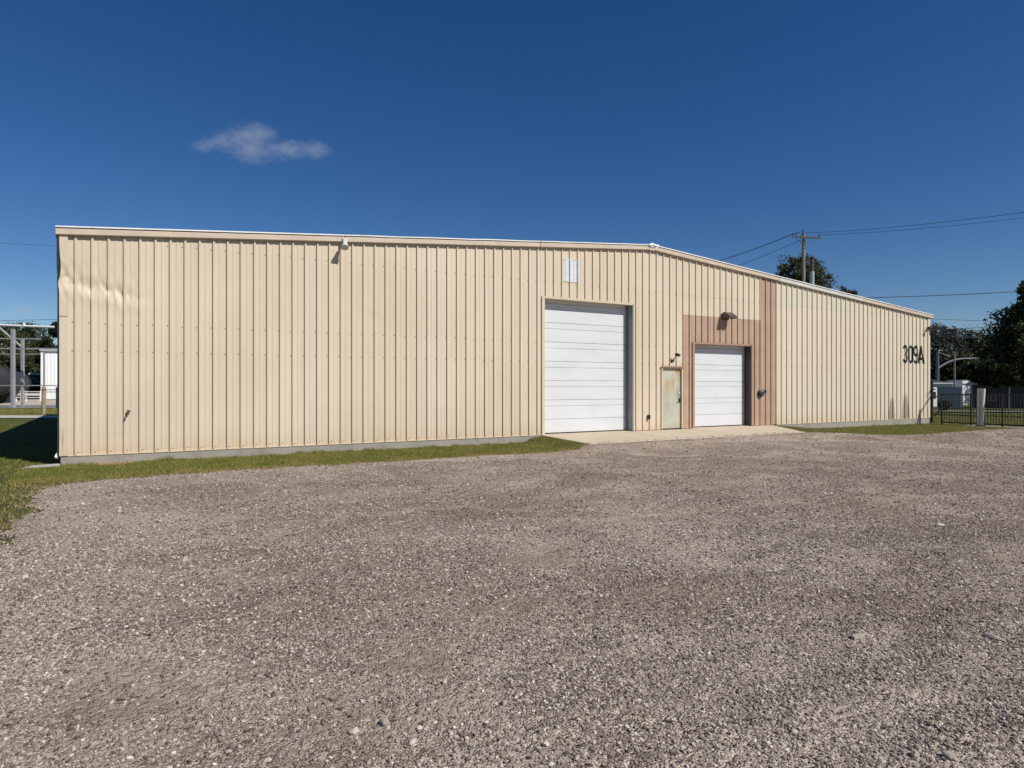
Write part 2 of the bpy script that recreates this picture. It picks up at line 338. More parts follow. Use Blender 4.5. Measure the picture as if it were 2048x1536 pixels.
# ------------------------------------------------------------------ mesh helpers
class MB:
    def __init__(s): s.v = []; s.f = []
    def quad(s, a, b, c, d):
        k = len(s.v); s.v += [tuple(a), tuple(b), tuple(c), tuple(d)]; s.f.append((k, k + 1, k + 2, k + 3))
    def box(s, x0, x1, y0, y1, z0, z1):
        k = len(s.v)
        s.v += [(x0, y0, z0), (x1, y0, z0), (x1, y1, z0), (x0, y1, z0), (x0, y0, z1), (x1, y0, z1), (x1, y1, z1), (x0, y1, z1)]
        s.f += [tuple(k + i for i in f) for f in ((0, 3, 2, 1), (4, 5, 6, 7), (0, 1, 5, 4), (1, 2, 6, 5), (2, 3, 7, 6), (3, 0, 4, 7))]
        return s
    def obox(s, c, ax, ay, az):                    # oriented box: centre + three half-axis vectors
        c, ax, ay, az = map(Vector, (c, ax, ay, az)); k = len(s.v)
        for dz in (-1, 1):
            for dx, dy in ((-1, -1), (1, -1), (1, 1), (-1, 1)): s.v.append(tuple(c + ax * dx + ay * dy + az * dz))
        s.f += [tuple(k + i for i in f) for f in ((0, 3, 2, 1), (4, 5, 6, 7), (0, 1, 5, 4), (1, 2, 6, 5), (2, 3, 7, 6), (3, 0, 4, 7))]
        return s
    def bar(s, p, q, w_, h_=None, up=(0, 0, 1)):
        p, q = Vector(p), Vector(q); d = (q - p); L = d.length; d.normalize()
        u = Vector(up); sd = d.cross(u)
        if sd.length < 1e-4: sd = d.cross(Vector((1, 0, 0)))
        sd.normalize(); u = sd.cross(d)
        return s.obox((p + q) / 2, d * L / 2, sd * w_ / 2, u * (h_ or w_) / 2)
    def tube(s, pts, rad, n=8, cap=True):
        pts = [Vector(p) for p in pts]
        if not hasattr(rad, '__len__'): rad = [rad] * len(pts)
        k0 = len(s.v); prev = None
        for i, p in enumerate(pts):
            d = (pts[min(i + 1, len(pts) - 1)] - pts[max(i - 1, 0)]).normalized()
            if prev is None:
                a = d.cross(Vector((0, 0, 1)))
                if a.length < 1e-3: a = d.cross(Vector((1, 0, 0)))
            else: a = prev - d * prev.dot(d)
            a.normalize(); prev = a; b = d.cross(a)
            for j in range(n):
                an = 2 * math.pi * j / n; s.v.append(tuple(p + (a * math.cos(an) + b * math.sin(an)) * rad[i]))
        for i in range(len(pts) - 1):
            for j in range(n):
                s.f.append((k0 + i * n + j, k0 + i * n + (j + 1) % n, k0 + (i + 1) * n + (j + 1) % n, k0 + (i + 1) * n + j))
        if cap:
            s.f.append(tuple(k0 + j for j in reversed(range(n)))); s.f.append(tuple(k0 + (len(pts) - 1) * n + j for j in range(n)))
        return s
    def lathe(s, o, axis, prof, n=16):              # prof: (along, radius)
        o = Vector(o); d = Vector(axis).normalized(); a = d.cross(Vector((0, 0, 1)))
        if a.length < 1e-3: a = Vector((1, 0, 0))
        a.normalize(); b = d.cross(a); k0 = len(s.v)
        for h, r in prof:
            for j in range(n):
                an = 2 * math.pi * j / n; s.v.append(tuple(o + d * h + (a * math.cos(an) + b * math.sin(an)) * max(r, 1e-4)))
        for i in range(len(prof) - 1):
            for j in range(n): s.f.append((k0 + i * n + j, k0 + i * n + (j + 1) % n, k0 + (i + 1) * n + (j + 1) % n, k0 + (i + 1) * n + j))
        s.f.append(tuple(k0 + j for j in reversed(range(n)))); s.f.append(tuple(k0 + (len(prof) - 1) * n + j for j in range(n)))
        return s
    def extrude(s, poly, p, q, ax, az):             # 2-D profile polygon swept from p to q
        k = len(s.v); ax, az = Vector(ax), Vector(az); n = len(poly)
        for o in (Vector(p), Vector(q)):
            for a, c in poly: s.v.append(tuple(o + ax * a + az * c))
        for j in range(n): s.f.append((k + j, k + (j + 1) % n, k + n + (j + 1) % n, k + n + j))
        s.f.append(tuple(k + j for j in reversed(range(n)))); s.f.append(tuple(k + n + j for j in range(n)))
        return s
    def build(s, name, mat, parent=None, origin=None, smooth=False, bevel=0.0, fixn=True, **tags):
        me = bpy.data.meshes.new(name)
        o = Vector(origin) if origin is not None else Vector((0, 0, 0))
        if parent is not None and origin is None: o = Vector(parent.matrix_world.translation) if parent.get('_w') is None else Vector(parent['_w'])
        me.from_pydata([tuple(Vector(v) - o) for v in s.v], [], s.f)
        if fixn:
            bm = bmesh.new(); bm.from_mesh(me); bmesh.ops.recalc_face_normals(bm, faces=bm.faces); bm.to_mesh(me); bm.free()
        me.update()
        if smooth:
            for p in me.polygons: p.use_smooth = True
        ob = bpy.data.objects.new(name, me); COL.objects.link(ob); me.materials.append(mat)
        if parent is not None:
            ob.parent = parent
            pw = Vector(parent['_w']) if parent.get('_w') is not None else Vector((0, 0, 0))
            ob.location = o - pw
        else: ob.location = o
        ob['_w'] = list(o)
        if bevel:
            bv = ob.modifiers.new('bevel', 'BEVEL'); bv.width = bevel; bv.segments = 2; bv.limit_method = 'ANGLE'
        for k, v in tags.items(): ob[k] = v
        return ob
def thing(name, loc, label, category, group=None):
    o = bpy.data.objects.new(name, None); COL.objects.link(o); o.location = loc; o['_w'] = list(loc)
    o.empty_display_size = .2
    o['label'] = label; o['category'] = category
    if group: o['group'] = group
    return o
def big_mesh(name, verts, faces, mat, attr=None, **tags):       # numpy arrays -> mesh
    me = bpy.data.meshes.new(name); nv, nf = len(verts), len(faces); k = faces.shape[1]
    me.vertices.add(nv); me.vertices.foreach_set('co', verts.astype(np.float32).ravel())
    me.loops.add(nf * k); me.loops.foreach_set('vertex_index', faces.astype(np.int32).ravel())
    me.polygons.add(nf); me.polygons.foreach_set('loop_start', np.arange(0, nf * k, k, dtype=np.int32))
    me.update(calc_edges=True)
    if attr is not None:
        a = me.attributes.new('tint', 'FLOAT', 'POINT'); a.data.foreach_set('value', attr.astype(np.float32))
    me.materials.append(mat)
    o = bpy.data.objects.new(name, me); COL.objects.link(o)
    for t_, v in tags.items(): o[t_] = v
    return o

# ================================================================== SETTING: ground
def make_ground():
    xs = np.unique(np.concatenate([np.linspace(-900, -40, 20), np.linspace(-40, 120, 81), np.arange(10.5, 26, .25), np.linspace(120, 1200, 24)]))
    ys = np.unique(np.concatenate([np.linspace(-900, -60, 16), np.linspace(-60, 140, 60), np.arange(-6, 1.1, .2), np.linspace(140, 1200, 24)]))
    V = np.array([(x, y, gz(x, y)) for y in ys for x in xs]); nx = len(xs)
    F = np.array([(j * nx + i, j * nx + i + 1, (j + 1) * nx + i + 1, (j + 1) * nx + i) for j in range(len(ys) - 1) for i in range(nx - 1)])
    return big_mesh('ground', V, F, M_LAWN, kind='structure')
make_ground()

EDGE = [(-.2, -3.75), (.1, -3.70), (.45, -3.4), (1.2, -3.0), (2.4, -2.92), (4.4, -2.85), (6.6, -2.9), (9.2, -2.78), (10.8, -2.95), (11.7, -2.75), (12.15, -2.42), (12.3, -2.40), (21.75, -2.40), (22.2, -2.75), (23.6, -3.75), (26, -4.15), (30.4, -3.95), (32.2, -4.05), (33.2, -4.1), (33.45, -4.1)]
EX = np.array([e[0] for e in EDGE]); EY = np.array([e[1] for e in EDGE])
def edge_y(x):                             # grass / gravel line along the wall
    y = float(np.interp(x, EX, EY))
    if not (12.2 < x < 21.8):
        y += .20 * noise.noise((x * 1.1, 3.1, 0)) + .16 * noise.noise((x * 3.1, 9.1, 0)) + .09 * noise.noise((x * 9.0, 1.1, 0))
    return y
def edge_x(y):                             # ragged left-hand side of the yard
    return (.05 + .22 * noise.noise((y * 1.1, 7.7, 0)) + .20 * noise.noise((y * 2.9, 2.2, 0)) + .10 * noise.noise((y * 8, 4.2, 0))) * sm(-8.9, -8.0, y)
def low_y(x): return -8.45 + .25 * noise.noise((x * .9, 5.5, 0)) + .15 * noise.noise((x * 3.0, 6.5, 0))
def inset(x, y):                           # metres inside the gravel, negative on grass
    d = edge_y(x) - y
    if x < 1.5: d = max(min(d, x - edge_x(y)), low_y(x) - y) if x < .4 else min(d, x - edge_x(y))
    return d
def gravel_z(x, y):
    d = max(0.0, inset(x, y))
    und = .020 * (noise.noise((x * .6, y * .6, 2)) + 1) + .008 * (noise.noise((x * 2.6, y * 2.6, 5)) + 1)
    return gz(x, y) + .012 + und * sm(0, 1.2, d)
def make_gravel_yard():
    xs = np.concatenate([np.linspace(0, 1.5, 31)[:-1], np.arange(1.5, 33.45, .1), [33.45]])
    ts = np.concatenate([np.linspace(0, .25, 64)[:-1], np.linspace(.25, .5, 34)[:-1], np.linspace(.5, 1, 14)])
    V = []
    for x in xs:
        e = edge_y(x)
        for t_ in ts:
            y = e + (-45 - e) * t_ ** 1.15
            x2 = x if x >= 1.5 else edge_x(y) + x * (1.5 - edge_x(y)) / 1.5
            V.append((x2, y, gravel_z(x2, y)))
    n = len(ts)
    F = [(i * n + j, i * n + j + 1, (i + 1) * n + j + 1, (i + 1) * n + j) for i in range(len(xs) - 1) for j in range(n - 1)]
    k = len(V); xs2 = np.concatenate([np.linspace(-40, -3, 30)[:-1], np.linspace(-3, .3, 40)]); ts2 = np.linspace(0, 1, 14)
    for x in xs2:
        e = low_y(x)
        for t_ in ts2:
            y = e + (-45 - e) * t_ ** 1.5; V.append((x, y, gz(x, y) + .006 + .02 * sm(-.4, -1.2, x) * sm(0, 1, e - y)))
    n = len(ts2)
    F += [(k + i * n + j, k + i * n + j + 1, k + (i + 1) * n + j + 1, k + (i + 1) * n + j) for i in range(len(xs2) - 1) for j in range(n - 1)]
    o = big_mesh('gravel_yard', np.array(V), np.array(F), M_GRV, kind='structure')
    for p in o.data.polygons: p.use_smooth = True
make_gravel_yard()

# concrete apron in front of the doors: three poured slabs, a shallow ramp
def apron():
    m = MB(); js = [12.32, 15.5, 18.6, 21.75]
    for a, b in zip(js[:-1], js[1:]):
        a += .006; b -= .006
        top = [(a, -2.40, -.100), (b, -2.40, -.100), (b + (1.55 if b > 21 else 0), .42, .0), (a, .42, .0)]
        k = len(m.v); m.v += top + [(x, y, -.34) for x, y, z in top]
        m.f += [(k, k + 1, k + 2, k + 3), (k + 4, k + 7, k + 6, k + 5)] + [(k + i, k + 4 + i, k + 4 + (i + 1) % 4, k + (i + 1) % 4) for i in range(4)]
    return m.build('apron', M_APR, origin=(17, -1.2, -.1), bevel=.008, kind='structure')
apron()

# walks, drive and sandy lot seen past the left-hand corner; track strip along the gate
def band(name, mat, d0, d1, px0, px1, dz):
    m = MB(); P = []
    for px, d in ((px0, d0), (px1, d0), (px1, d1), (px0, d1)):
        p = at(px, HZ, d); P.append((p.x, p.y, gz(p.x, p.y) + dz))
    m.quad(*P); m.build(name, mat, kind='structure')
band('sidewalk', M_WALK, 35.2, 38.2, -700, 240, .03)
band('drive', M_ASPH, 50.5, 58, -900, 260, .045)
band('sandy_lot', M_LOT, 58.1, 84, -900, 260, .055)
m = MB(); m.box(33.46, 34.25, -30, -1.9, gz(34, 0) - .05, gz(34, 0) + .02); m.build('gate_track_strip', M_WALK, kind='structure')
m = MB(); P = [at(1700, HZ, 63), at(2500, HZ, 63), at(2500, HZ, 67), at(1700, HZ, 67)]
m.quad(*[(p.x, p.y, gz(p.x, p.y) + .012) for p in P]); m.build('lane', M_ASPH, kind='structure')

# ================================================================== WAREHOUSE
XE = 34.47; XR = 16.78; DEP = 26.0
def roof_z(x): return 4.72 + (6.15 - 4.72) * (x / XR) if x < XR else 6.15 + (4.745 - 6.15) * ((x - XR) / (XE - XR))   # underside of rake trim
BIG = (12.36, 15.99, 4.27); SML = (18.80, 21.86, 3.07); MAN = (17.25, 18.26, 2.165)
OPEN = [BIG, SML, MAN]
WH = thing('warehouse', (XR, 0, 0), 'long low tan corrugated metal warehouse with two white overhead doors', 'warehouse')
def rib_x(k):
    n = k if k <= 54 else (54 + (k - 54) * 1.031 if k <= 76 else 76.682 + (k - 76) * 1.062)
    return (n + .81) * .3048
def prof(u, w_):                                     # outward relief of one panel width, rib first
    pts = [(0, 0), (.006, .037), (.042, .037), (.062, 0), (.135, 0), (.147, .006), (.180, .006), (.192, 0), (w_, 0)]
    return pts
def wavy(x, z):                                      # small dents from years of knocks
    return .004 * noise.noise((x * 2.1, z * 1.3, 4)) 
def dent(x, z):
    f = (1 - sm(.9, 1.95, x))
    if f <= 0: return 0.0
    zc = 3.80 - .18 * x
    t_ = (z - zc)
    a = .028 * math.exp(-abs(t_ - .10 * noise.noise((x * 3.0, .5, 0)) - .05 * math.sin(x * 20)) / .09) - .016 * math.exp(-((t_ + .26) / .16) ** 2)
    a += .038 * abs(noise.noise((x * 4.6, z * 2.6 + x * 3.0, 1.7))) * math.exp(-(t_ / .45) ** 2)
    low = .010 * noise.noise((x * 5, z * 4, 8)) * (1 - sm(.1, .7, z))
    return (a + low) * f
def build_panel(xs, rel, zs_open, fine):
    m = MB()
    for i in range(len(xs) - 1):
        xa, xb = xs[i], xs[i + 1]
        if xb - xa < 1e-5: continue
        xm = (xa + xb) / 2; z0 = 0.0
        for (o0, o1, ot) in OPEN:
            if o0 < xm < o1: z0 = ot
        ta, tb = roof_z(xa) + .02, roof_z(xb) + .02
        nz = 84 if fine else 8
        for j in range(nz):
            u0, u1 = j / nz, (j + 1) / nz
            q = []
            for x, r, u, t_ in ((xa, rel[i], u0, ta), (xb, rel[i + 1], u0, tb), (xb, rel[i + 1], u1, tb), (xa, rel[i], u1, ta)):
                z = z0 + (t_ - z0) * u
                q.append((x, -r + (dent(x, z) if fine else 0) + wavy(x, z), z))
            m.quad(*q)
    return m
def panels():
    k = -1; edges = [0.115]
    while rib_x(len(edges) - 1) < XE - .16: edges.append(rib_x(len(edges) - 1))
    edges.append(XE - .10)
    for a, b in zip(edges[:-1], edges[1:]):
        w_ = b - a; pr = prof(0, max(w_, .2)) if a > .2 else [(0, 0), (w_, 0)]
        pts = [(a + u, r) for u, r in pr if u <= w_ + 1e-6]
        if pts[-1][0] < b - 1e-6: pts.append((b, 0))
        extra = [o for O in OPEN for o in O[:2] if a < o < b]
        fine = a < 1.95
        if fine: extra += [a + u for u in (.09, .115, .22, .25, .28) if u < w_]
        for e in extra:
            r = float(np.interp(e, [p[0] for p in pts], [p[1] for p in pts])); pts.append((e, r))
        pts.sort()
        m = build_panel([p[0] for p in pts], [p[1] for p in pts], None, fine)
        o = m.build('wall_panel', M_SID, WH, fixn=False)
        bm = bmesh.new(); bm.from_mesh(o.data); bmesh.ops.remove_doubles(bm, verts=bm.verts, dist=1e-5); bm.to_mesh(o.data); bm.free()
        if fine:
            for p in o.data.polygons: p.use_smooth = True
            o.data.set_sharp_from_angle(angle=R_(24))
    return edges
EDG = panels()
# screws along the girts, joined
m = MB()
def screw(x, z, y=-.003):
    m.lathe((x, y, z), (0, -1, 0), [(0, .012), (.006, .012), (.011, .006)], 6)
for e in EDG[1:-1]:
    for z in (.07, 2.27, 2.88, 4.735):
        xx = e - .035 if z > 1 else e + .075
        if any(a - .05 < xx < b + .05 and z < t_ + .05 for a, b, t_ in OPEN) or z > roof_z(xx) - .15: continue
        screw(xx, z + random.uniform(-.012, .012))
m.build('screws', M_SCR, WH, kind='stuff', label='rows of small screw heads along the wall')
# stem wall (broken at the doorways)
for a, b in ((0.0, BIG[0] - .05), (23.3, XE)):
    m = MB(); m.box(a, b, -.02, .25, -.62, -.012); m.build('foundation', M_FND, WH, bevel=.012)
m = MB(); m.box(BIG[0] - .05, 23.3, .0, .25, -.62, -.04); m.build('foundation', M_FND, WH)
# base flashing lip
for a, b in ((.0, BIG[0] - .02), (23.3, XE - .1)):
    m = MB(); m.box(a + .12, b, -.035, .0, -.012, .004); m.build('base_flashing', M_CREAM, WH)
# corner trims: upper left one is crushed
def corner(z0, z1, crushed, x0=-.02, x1=.135, sgn=1):
    m = MB(); nz = 48 if crushed else 10; xs = [x0, x0 + .04, x0 + .075, x0 + .11, x1]
    def P(x, z):
        y = -.045
        if crushed:
            y += dent(x, z) * 1.2 - .02 * math.exp(-((z - 3.35) / .25) ** 2)
            x += .028 * math.exp(-((z - 4.05) / .30) ** 2) * (1 if x < .1 else .5)
            x -= .030 * math.exp(-((z - 3.72) / .12) ** 2) * (1 - (x - x0) / (x1 - x0))
        elif sgn > 0:
            b_ = math.exp(-((z - .25) / .16) ** 2); y += .03 * b_ * (1 if x < .05 else .2)
        return (x, y, z)
    for j in range(nz):
        za, zb = z0 + (z1 - z0) * j / nz, z0 + (z1 - z0) * (j + 1) / nz
        for i in range(4): m.quad(P(xs[i], za), P(xs[i + 1], za), P(xs[i + 1], zb), P(xs[i], zb))
        a0, b0 = P(xs[0], za), P(xs[0], zb)
        m.quad((a0[0], .12, za), a0, b0, (b0[0], .12, zb))
        a0, b0 = P(xs[-1], za), P(xs[-1], zb)
        m.quad(a0, (a0[0], 0.0, za), (b0[0], 0.0, zb), b0)
    o = m.build('corner_trim', M_SID, WH, fixn=False)
    bm = bmesh.new(); bm.from_mesh(o.data); bmesh.ops.remove_doubles(bm, verts=bm.verts, dist=1e-5); bmesh.ops.recalc_face_normals(bm, faces=bm.faces); bm.to_mesh(o.data); bm.free()
    return o
corner(.0, 3.02, False); u = corner(3.0, 4.73, True); u['label'] = 'crushed upper length of the corner trim'
u.location.y -= .012
corner(.0, 4.75, False, XE - .13, XE + .02, -1)
# side and back walls, ribbed
def side_wall(p, q, h0, h1, hm=None):
    m = MB(); p, q = Vector(p), Vector(q); L = (q - p).length; d = (q - p).normalized(); nrm = Vector((d.y, -d.x, 0)); n = int(L / .3048)
    for i in range(n):
        for u0, u1, r0, r1 in ((0, .02, 0, .034), (.02, .05, .034, .034), (.05, .07, .034, 0), (.07, L / n, 0, 0)):
            A, B = p + d * (i * L / n + u0) + nrm * r0, p + d * (i * L / n + u1) + nrm * r1
            def H(t_): return h0 + (h1 - h0) * t_ if hm is None else (h0 + (hm - h0) * t_ * 2 if t_ < .5 else hm + (h1 - hm) * (t_ - .5) * 2)
            ta, tb = H((A - p).dot(d) / L), H((B - p).dot(d) / L)
            m.quad((A.x, A.y, -.45), (B.x, B.y, -.45), (B.x, B.y, tb), (A.x, A.y, ta))
    return m.build('side_wall', M_SIDE, WH, fixn=False)
side_wall((0, DEP, 0), (0, .12, 0), 4.74, 4.74)
side_wall((XE, .02, 0), (XE, DEP, 0), 4.74, 4.74)
side_wall((XE, DEP, 0), (0, DEP, 0), 4.74, 4.74, 6.16)
# roof: two slabs
def slab(x0, x1, dz0, dz1, y0, y1, name, mat, parent=WH):
    za, zb = (roof_z(max(x0, 0)), roof_z(min(x1, XE)))
    m = MB(); k = 0
    m.v += [(x0, y0, za + dz0), (x1, y0, zb + dz0), (x1, y1, zb + dz0), (x0, y1, za + dz0), (x0, y0, za + dz1), (x1, y0, zb + dz1), (x1, y1, zb + dz1), (x0, y1, za + dz1)]
    m.f += [(0, 3, 2, 1), (4, 5, 6, 7), (0, 1, 5, 4), (1, 2, 6, 5), (2, 3, 7, 6), (3, 0, 4, 7)]
    return m.build(name, mat, parent)
slab(-.07, XR, .165, .185, -.03, DEP + .1, 'roof', M_ROOF)
slab(XR, XE + .10, .165, .185, -.03, DEP + .1, 'roof', M_ROOF)
# rake trim in lengths, with its bright turned-up top edge as a sub-part
def rake(x0, x1, mat, wob=0.0):
    z0, z1 = roof_z(x0), roof_z(x1)
    if x0 < 0: z0 = roof_z(0) - .0075
    prof_ = [(-.075, 0.0), (-.105, .02), (-.105, .135), (-.090, .15), (-.03, .15), (-.03, -.0)]
    m = MB(); m.extrude(prof_, (x0, 0, z0), (x1, 0, z1), (0, 1, 0), (0, 0, 1))
    r = m.build('rake_trim', mat, WH, bevel=.004)
    m = MB(); n = 10
    for i in range(n):
        a, b = i / n, (i + 1) / n
        def q(t_): return (x0 + (x1 - x0) * t_, 0, z0 + (z1 - z0) * t_ + .165 + wob * math.sin(t_ * 19) * .4)
        m.extrude([(-.125, 0), (-.125, .030), (-.02, .046), (-.02, 0)], q(a), q(b), (0, 1, 0), (0, 0, 1))
    o = m.build('cap_flashing', M_ROOF, r); 
    return r
rake(-.085, 6.13, M_TRIM); rake(6.15, 12.20, M_TRIM, .012); rake(12.22, XR - .12, M_TRIM, .006)
rake(XR + .10, 23.4, M_TRIM); rake(23.42, 29.0, M_TRIMP); rake(29.02, XE + .16, M_TRIM)
# crumpled ridge closure
m = MB(); rr = random.Random(3)
for i in range(9):
    c = Vector((XR + rr.uniform(-.11, .2), -.11 + rr.uniform(-.02, .03), 6.305 + rr.uniform(-.05, .035)))
    a = Matrix.Rotation(rr.uniform(-.7, .7), 3, 'Y') @ Matrix.Rotation(rr.uniform(-.6, .6), 3, 'X')
    m.obox(c, a @ Vector((.085, 0, 0)), a @ Vector((0, .03, 0)), a @ Vector((0, 0, .028)))
m.build('ridge_closure', M_ROOF, WH)
m = MB(); m.extrude([(-.2, -.0165), (0, 0), (.2, -.0165), (.2, .012), (0, .03), (-.2, .012)], (XR, .12, 6.365), (XR, DEP, 6.365), (1, 0, 0), (0, 0, 1)); m.build('ridge_cap', M_ROOF, WH)
m = MB(); m.extrude([(-.105, .0), (-.105, .15), (-.03, .15), (-.03, 0)], (XR - .115, 0, roof_z(XR - .115) - .002), (XR + .095, 0, roof_z(XR + .095) - .002), (0, 1, 0), (0, 0, 1)); m.build('ridge_trim', M_TRIM, WH)
# eave gutter and downspout on the left side
m = MB(); m.extrude([(-.085, .0), (-.10, .12), (-.085, .15), (-.005, .15), (-.005, 0)], (0, .0, 4.69), (0, DEP, 4.69), (1, 0, 0), (0, 0, 1)); m.build('gutter', M_GUT, WH)
m = MB()
pp = [(-.045, .13, 4.70), (-.048, .13, 4.3), (-.040, .13, 3.8), (-.034, .13, 3.5), (-.034, .13, .14), (-.05, .11, .04)]
for a, b in zip(pp[:-1], pp[1:]): m.bar(a, b, .060, .06, (0, 1, 0))
ds = m.build('downspout', M_GUT, WH)
m = MB(); m.bar((-.05, .11, .045), (-.085, .06, -.04), .07, .062, (0, 1, 0)); m.build('outlet_elbow', M_OFFW, ds)

# white translucent patch sheet above the big door, following the ribs
def patch():
    x0, x1, z0, z1 = 13.14, 13.72, 4.83, 5.50
    m = MB(); pts = []
    for k, e in enumerate(EDG[:-1]):
        for u, r in prof(0, EDG[k + 1] - e):
            pts.append((e + u, r))
    px = [p[0] for p in pts]; pr = [p[1] for p in pts]
    xs = sorted(set([x0, x1] + [x for x in px if x0 < x < x1] + list(np.linspace(x0, x1, 24))))
    rel = [float(np.interp(x, px, pr)) + .006 + (.012 if int((x - x0) / .055) % 2 else 0) for x in xs]
    for i in range(len(xs) - 1):
        m.quad((xs[i], -rel[i], z0), (xs[i + 1], -rel[i + 1], z0), (xs[i + 1], -rel[i + 1], z1), (xs[i], -rel[i], z1))
    o = m.build('patch_sheet', M_PATCH, WH, fixn=False); o['label'] = 'white translucent sheet patched into the wall'
    f = MB(); f.box(x0 - .03, x0, -.02, .0, z0 - .03, z1 + .03); f.box(x1, x1 + .03, -.02, .0, z0 - .03, z1 + .03)
    f.box(x0, x1, -.02, .0, z0 - .03, z0); f.box(x0, x1, -.02, .0, z1, z1 + .03)
    f.build('frame', M_OFFW, o)
patch()

# overhead doors ------------------------------------------------------------
RC = .28                                              # door plane behind the wall face
def overhead(o, secs, trim, jamb, label):
    x0, x1, zt = o
    # lining: two jambs, head, outer casing
    m = MB()
    m.box(x0 + .0, x0 + .045, -.040, RC + .10, 0.005, zt); m.box(x0 + .045, x1 - .045, -.040, RC + .10, zt - .045, zt - .001)
    m.box(x0 - .06, x0 - .001, -.043, -.030, .005, zt + .022); m.box(x1 + .001, x1 + .06, -.043, -.030, .005, zt + .022); m.box(x0, x1, -.042, -.030, zt, zt + .022)
    d = m.build('overhead_door', trim, WH); d['label'] = label
    m = MB(); m.box(x1 - .045, x1, -.040, RC + .10, .005, zt); m.build('jamb', jamb, d)  # right jamb: its shade is put into a darker colour than the lining
    # guide track and head stop behind the lining
    m = MB(); m.box(x1 - .24, x1 - .046, RC + .042, RC + .06, .005, zt - .046); m.box(x1 - .092, x1 - .072, RC - .05, RC + .041, .01, zt - .05); m.build('guide_track', M_GREY, d)
    m = MB(); m.box(x0 + .046, x1 - .046, RC + .10, RC + .12, .0, zt - .05); m.build('backing', M_GREY, d)
    # sections
    xa, xb = x0 + .047, x1 - .10
    z = .025
    for k, h in enumerate(secs):
        z2 = min(z + h, zt - .02)
        m = MB(); g = .016
        P = [(0, 0.0), (.010, -.012)]
        if h > .5:
            P += [(.010, h * .333 - g), (.0, h * .333 - g * .4), (.0, h * .333 + g * .4), (.010, h * .333 + g)]
        P += [(.010, z2 - z - .016), (0, z2 - z - .004)]
        pr = [(RC, z), (RC - .022, z + .006)]
        if z2 - z > .5:
            q = (z2 - z) * .667
            pr += [(RC - .022, z + q - g), (RC - .006, z + q - g * .35), (RC - .006, z + q + g * .35), (RC - .022, z + q + g)]
        pr += [(RC - .022, z2 - .018), (RC, z2 - .004), (RC + .04, z2 - .004), (RC + .04, z)]
        m.extrude(pr, (xa, 0, 0), (xb, 0, 0), (0, 1, 0), (0, 0, 1))
        m.build('door_section', M_WDR, d)
        z = z2
        if z >= zt - .03: break
    m = MB(); m.box(xa, xb, RC - .02, RC + .02, .003, .024); m.build('bottom_seal', M_BLK, d)
    return d
overhead(BIG, [.43] + [.612] * 7, M_CREAM, M_GREY, 'tall white sectional overhead door')
d2 = overhead(SML, [.43] + [.612] * 5, M_TRIMB, M_DKBR, 'smaller white sectional overhead door in brown surround')

# entry door -----------------------------------------------------------------
x0, x1, zt = MAN
m = MB(); m.box(x0 + .055, x1 - .055, .030, .075, .022, zt - .055)
D = m.build('entry_door', M_ENT, WH, bevel=.003); D['label'] = 'pale green steel door blotched with rust'
m = MB(); m.box(x0, x0 + .05, -.045, .10, .004, zt); m.box(x1 - .05, x1, -.045, .10, .004, zt); m.box(x0 + .05, x1 - .05, -.045, .10, zt - .05, zt)
m.build('door_frame', M_CREAM, D, bevel=.004)
m = MB(); m.box(x0 - .02, x1 + .02, -.085, -.0455, zt - .005, zt + .045); m.build('drip_cap', M_TRIMB, D)
m = MB(); m.box(x0 + .052, x1 - .052, -.02, .09, .002, .02); m.build('threshold', M_BLK, D)
for z in (.30, 1.10, 1.88):
    m = MB(); m.lathe((x0 + .052, .022, z - .055), (0, 0, 1), [(0, .013), (.11, .013)], 8); m.box(x0 + .05, x0 + .075, .022, .0295, z - .055, z + .055); m.build('hinge', M_BLK, D)
m = MB(); m.box(x1 - .145, x1 - .075, .012, .0295, .93, 1.08); m.lathe((x1 - .11, .012, 1.01), (0, -1, 0), [(0, .018), (.05, .016)], 10); m.bar((x1 - .10, -.04, 1.01), (x1 - .22, -.045, .995), .022, .02); m.build('lever_handle', M_BLK, D, bevel=.004)
m = MB(); m.box(x1 - .16, x1 - .085, .014, .0295, 1.18, 1.29); m.lathe((x1 - .122, .014, 1.235), (0, -1, 0), [(0, .03), (.02, .028), (.024, .01)], 12); m.build('deadbolt', M_SIL, D, bevel=.004)

# ================================================================== things fixed to the wall
# flood lamp on the rake trim
b = Vector((6.13, -.125, 5.29))
t = thing('flood_light', b, 'whitish flood lamp fixed to the roof edge trim, casting an oval shadow', 'light', 'outdoor lights on the wall')
m = MB(); m.box(b.x - .06, b.x + .06, b.y - .035, b.y + .02, b.z - .09, b.z + .05); m.build('mounting_box', M_OFFW, t, bevel=.01)
m = MB(); m.tube([b + Vector((0, -.03, -.02)), b + Vector((-.02, -.08, -.06)), b + Vector((-.03, -.10, -.10))], .016, 8); m.build('swivel_arm', M_OFFW, t)
m = MB(); ax = Vector((-.10, -.42, -.55)).normalized(); m.lathe(b + Vector((-.03, -.08, -.06)), ax, [(0, .03), (.03, .045), (.09, .055), (.16, .085), (.22, .095), (.22, .085)], 16); h = m.build('lamp_head', M_OFFW, t, smooth=False)
m = MB(); m.lathe(b + Vector((-.03, -.08, -.06)) + ax * .205, ax, [(0, .084), (.006, .05)], 16); m.build('lens', M_GLASS, h)
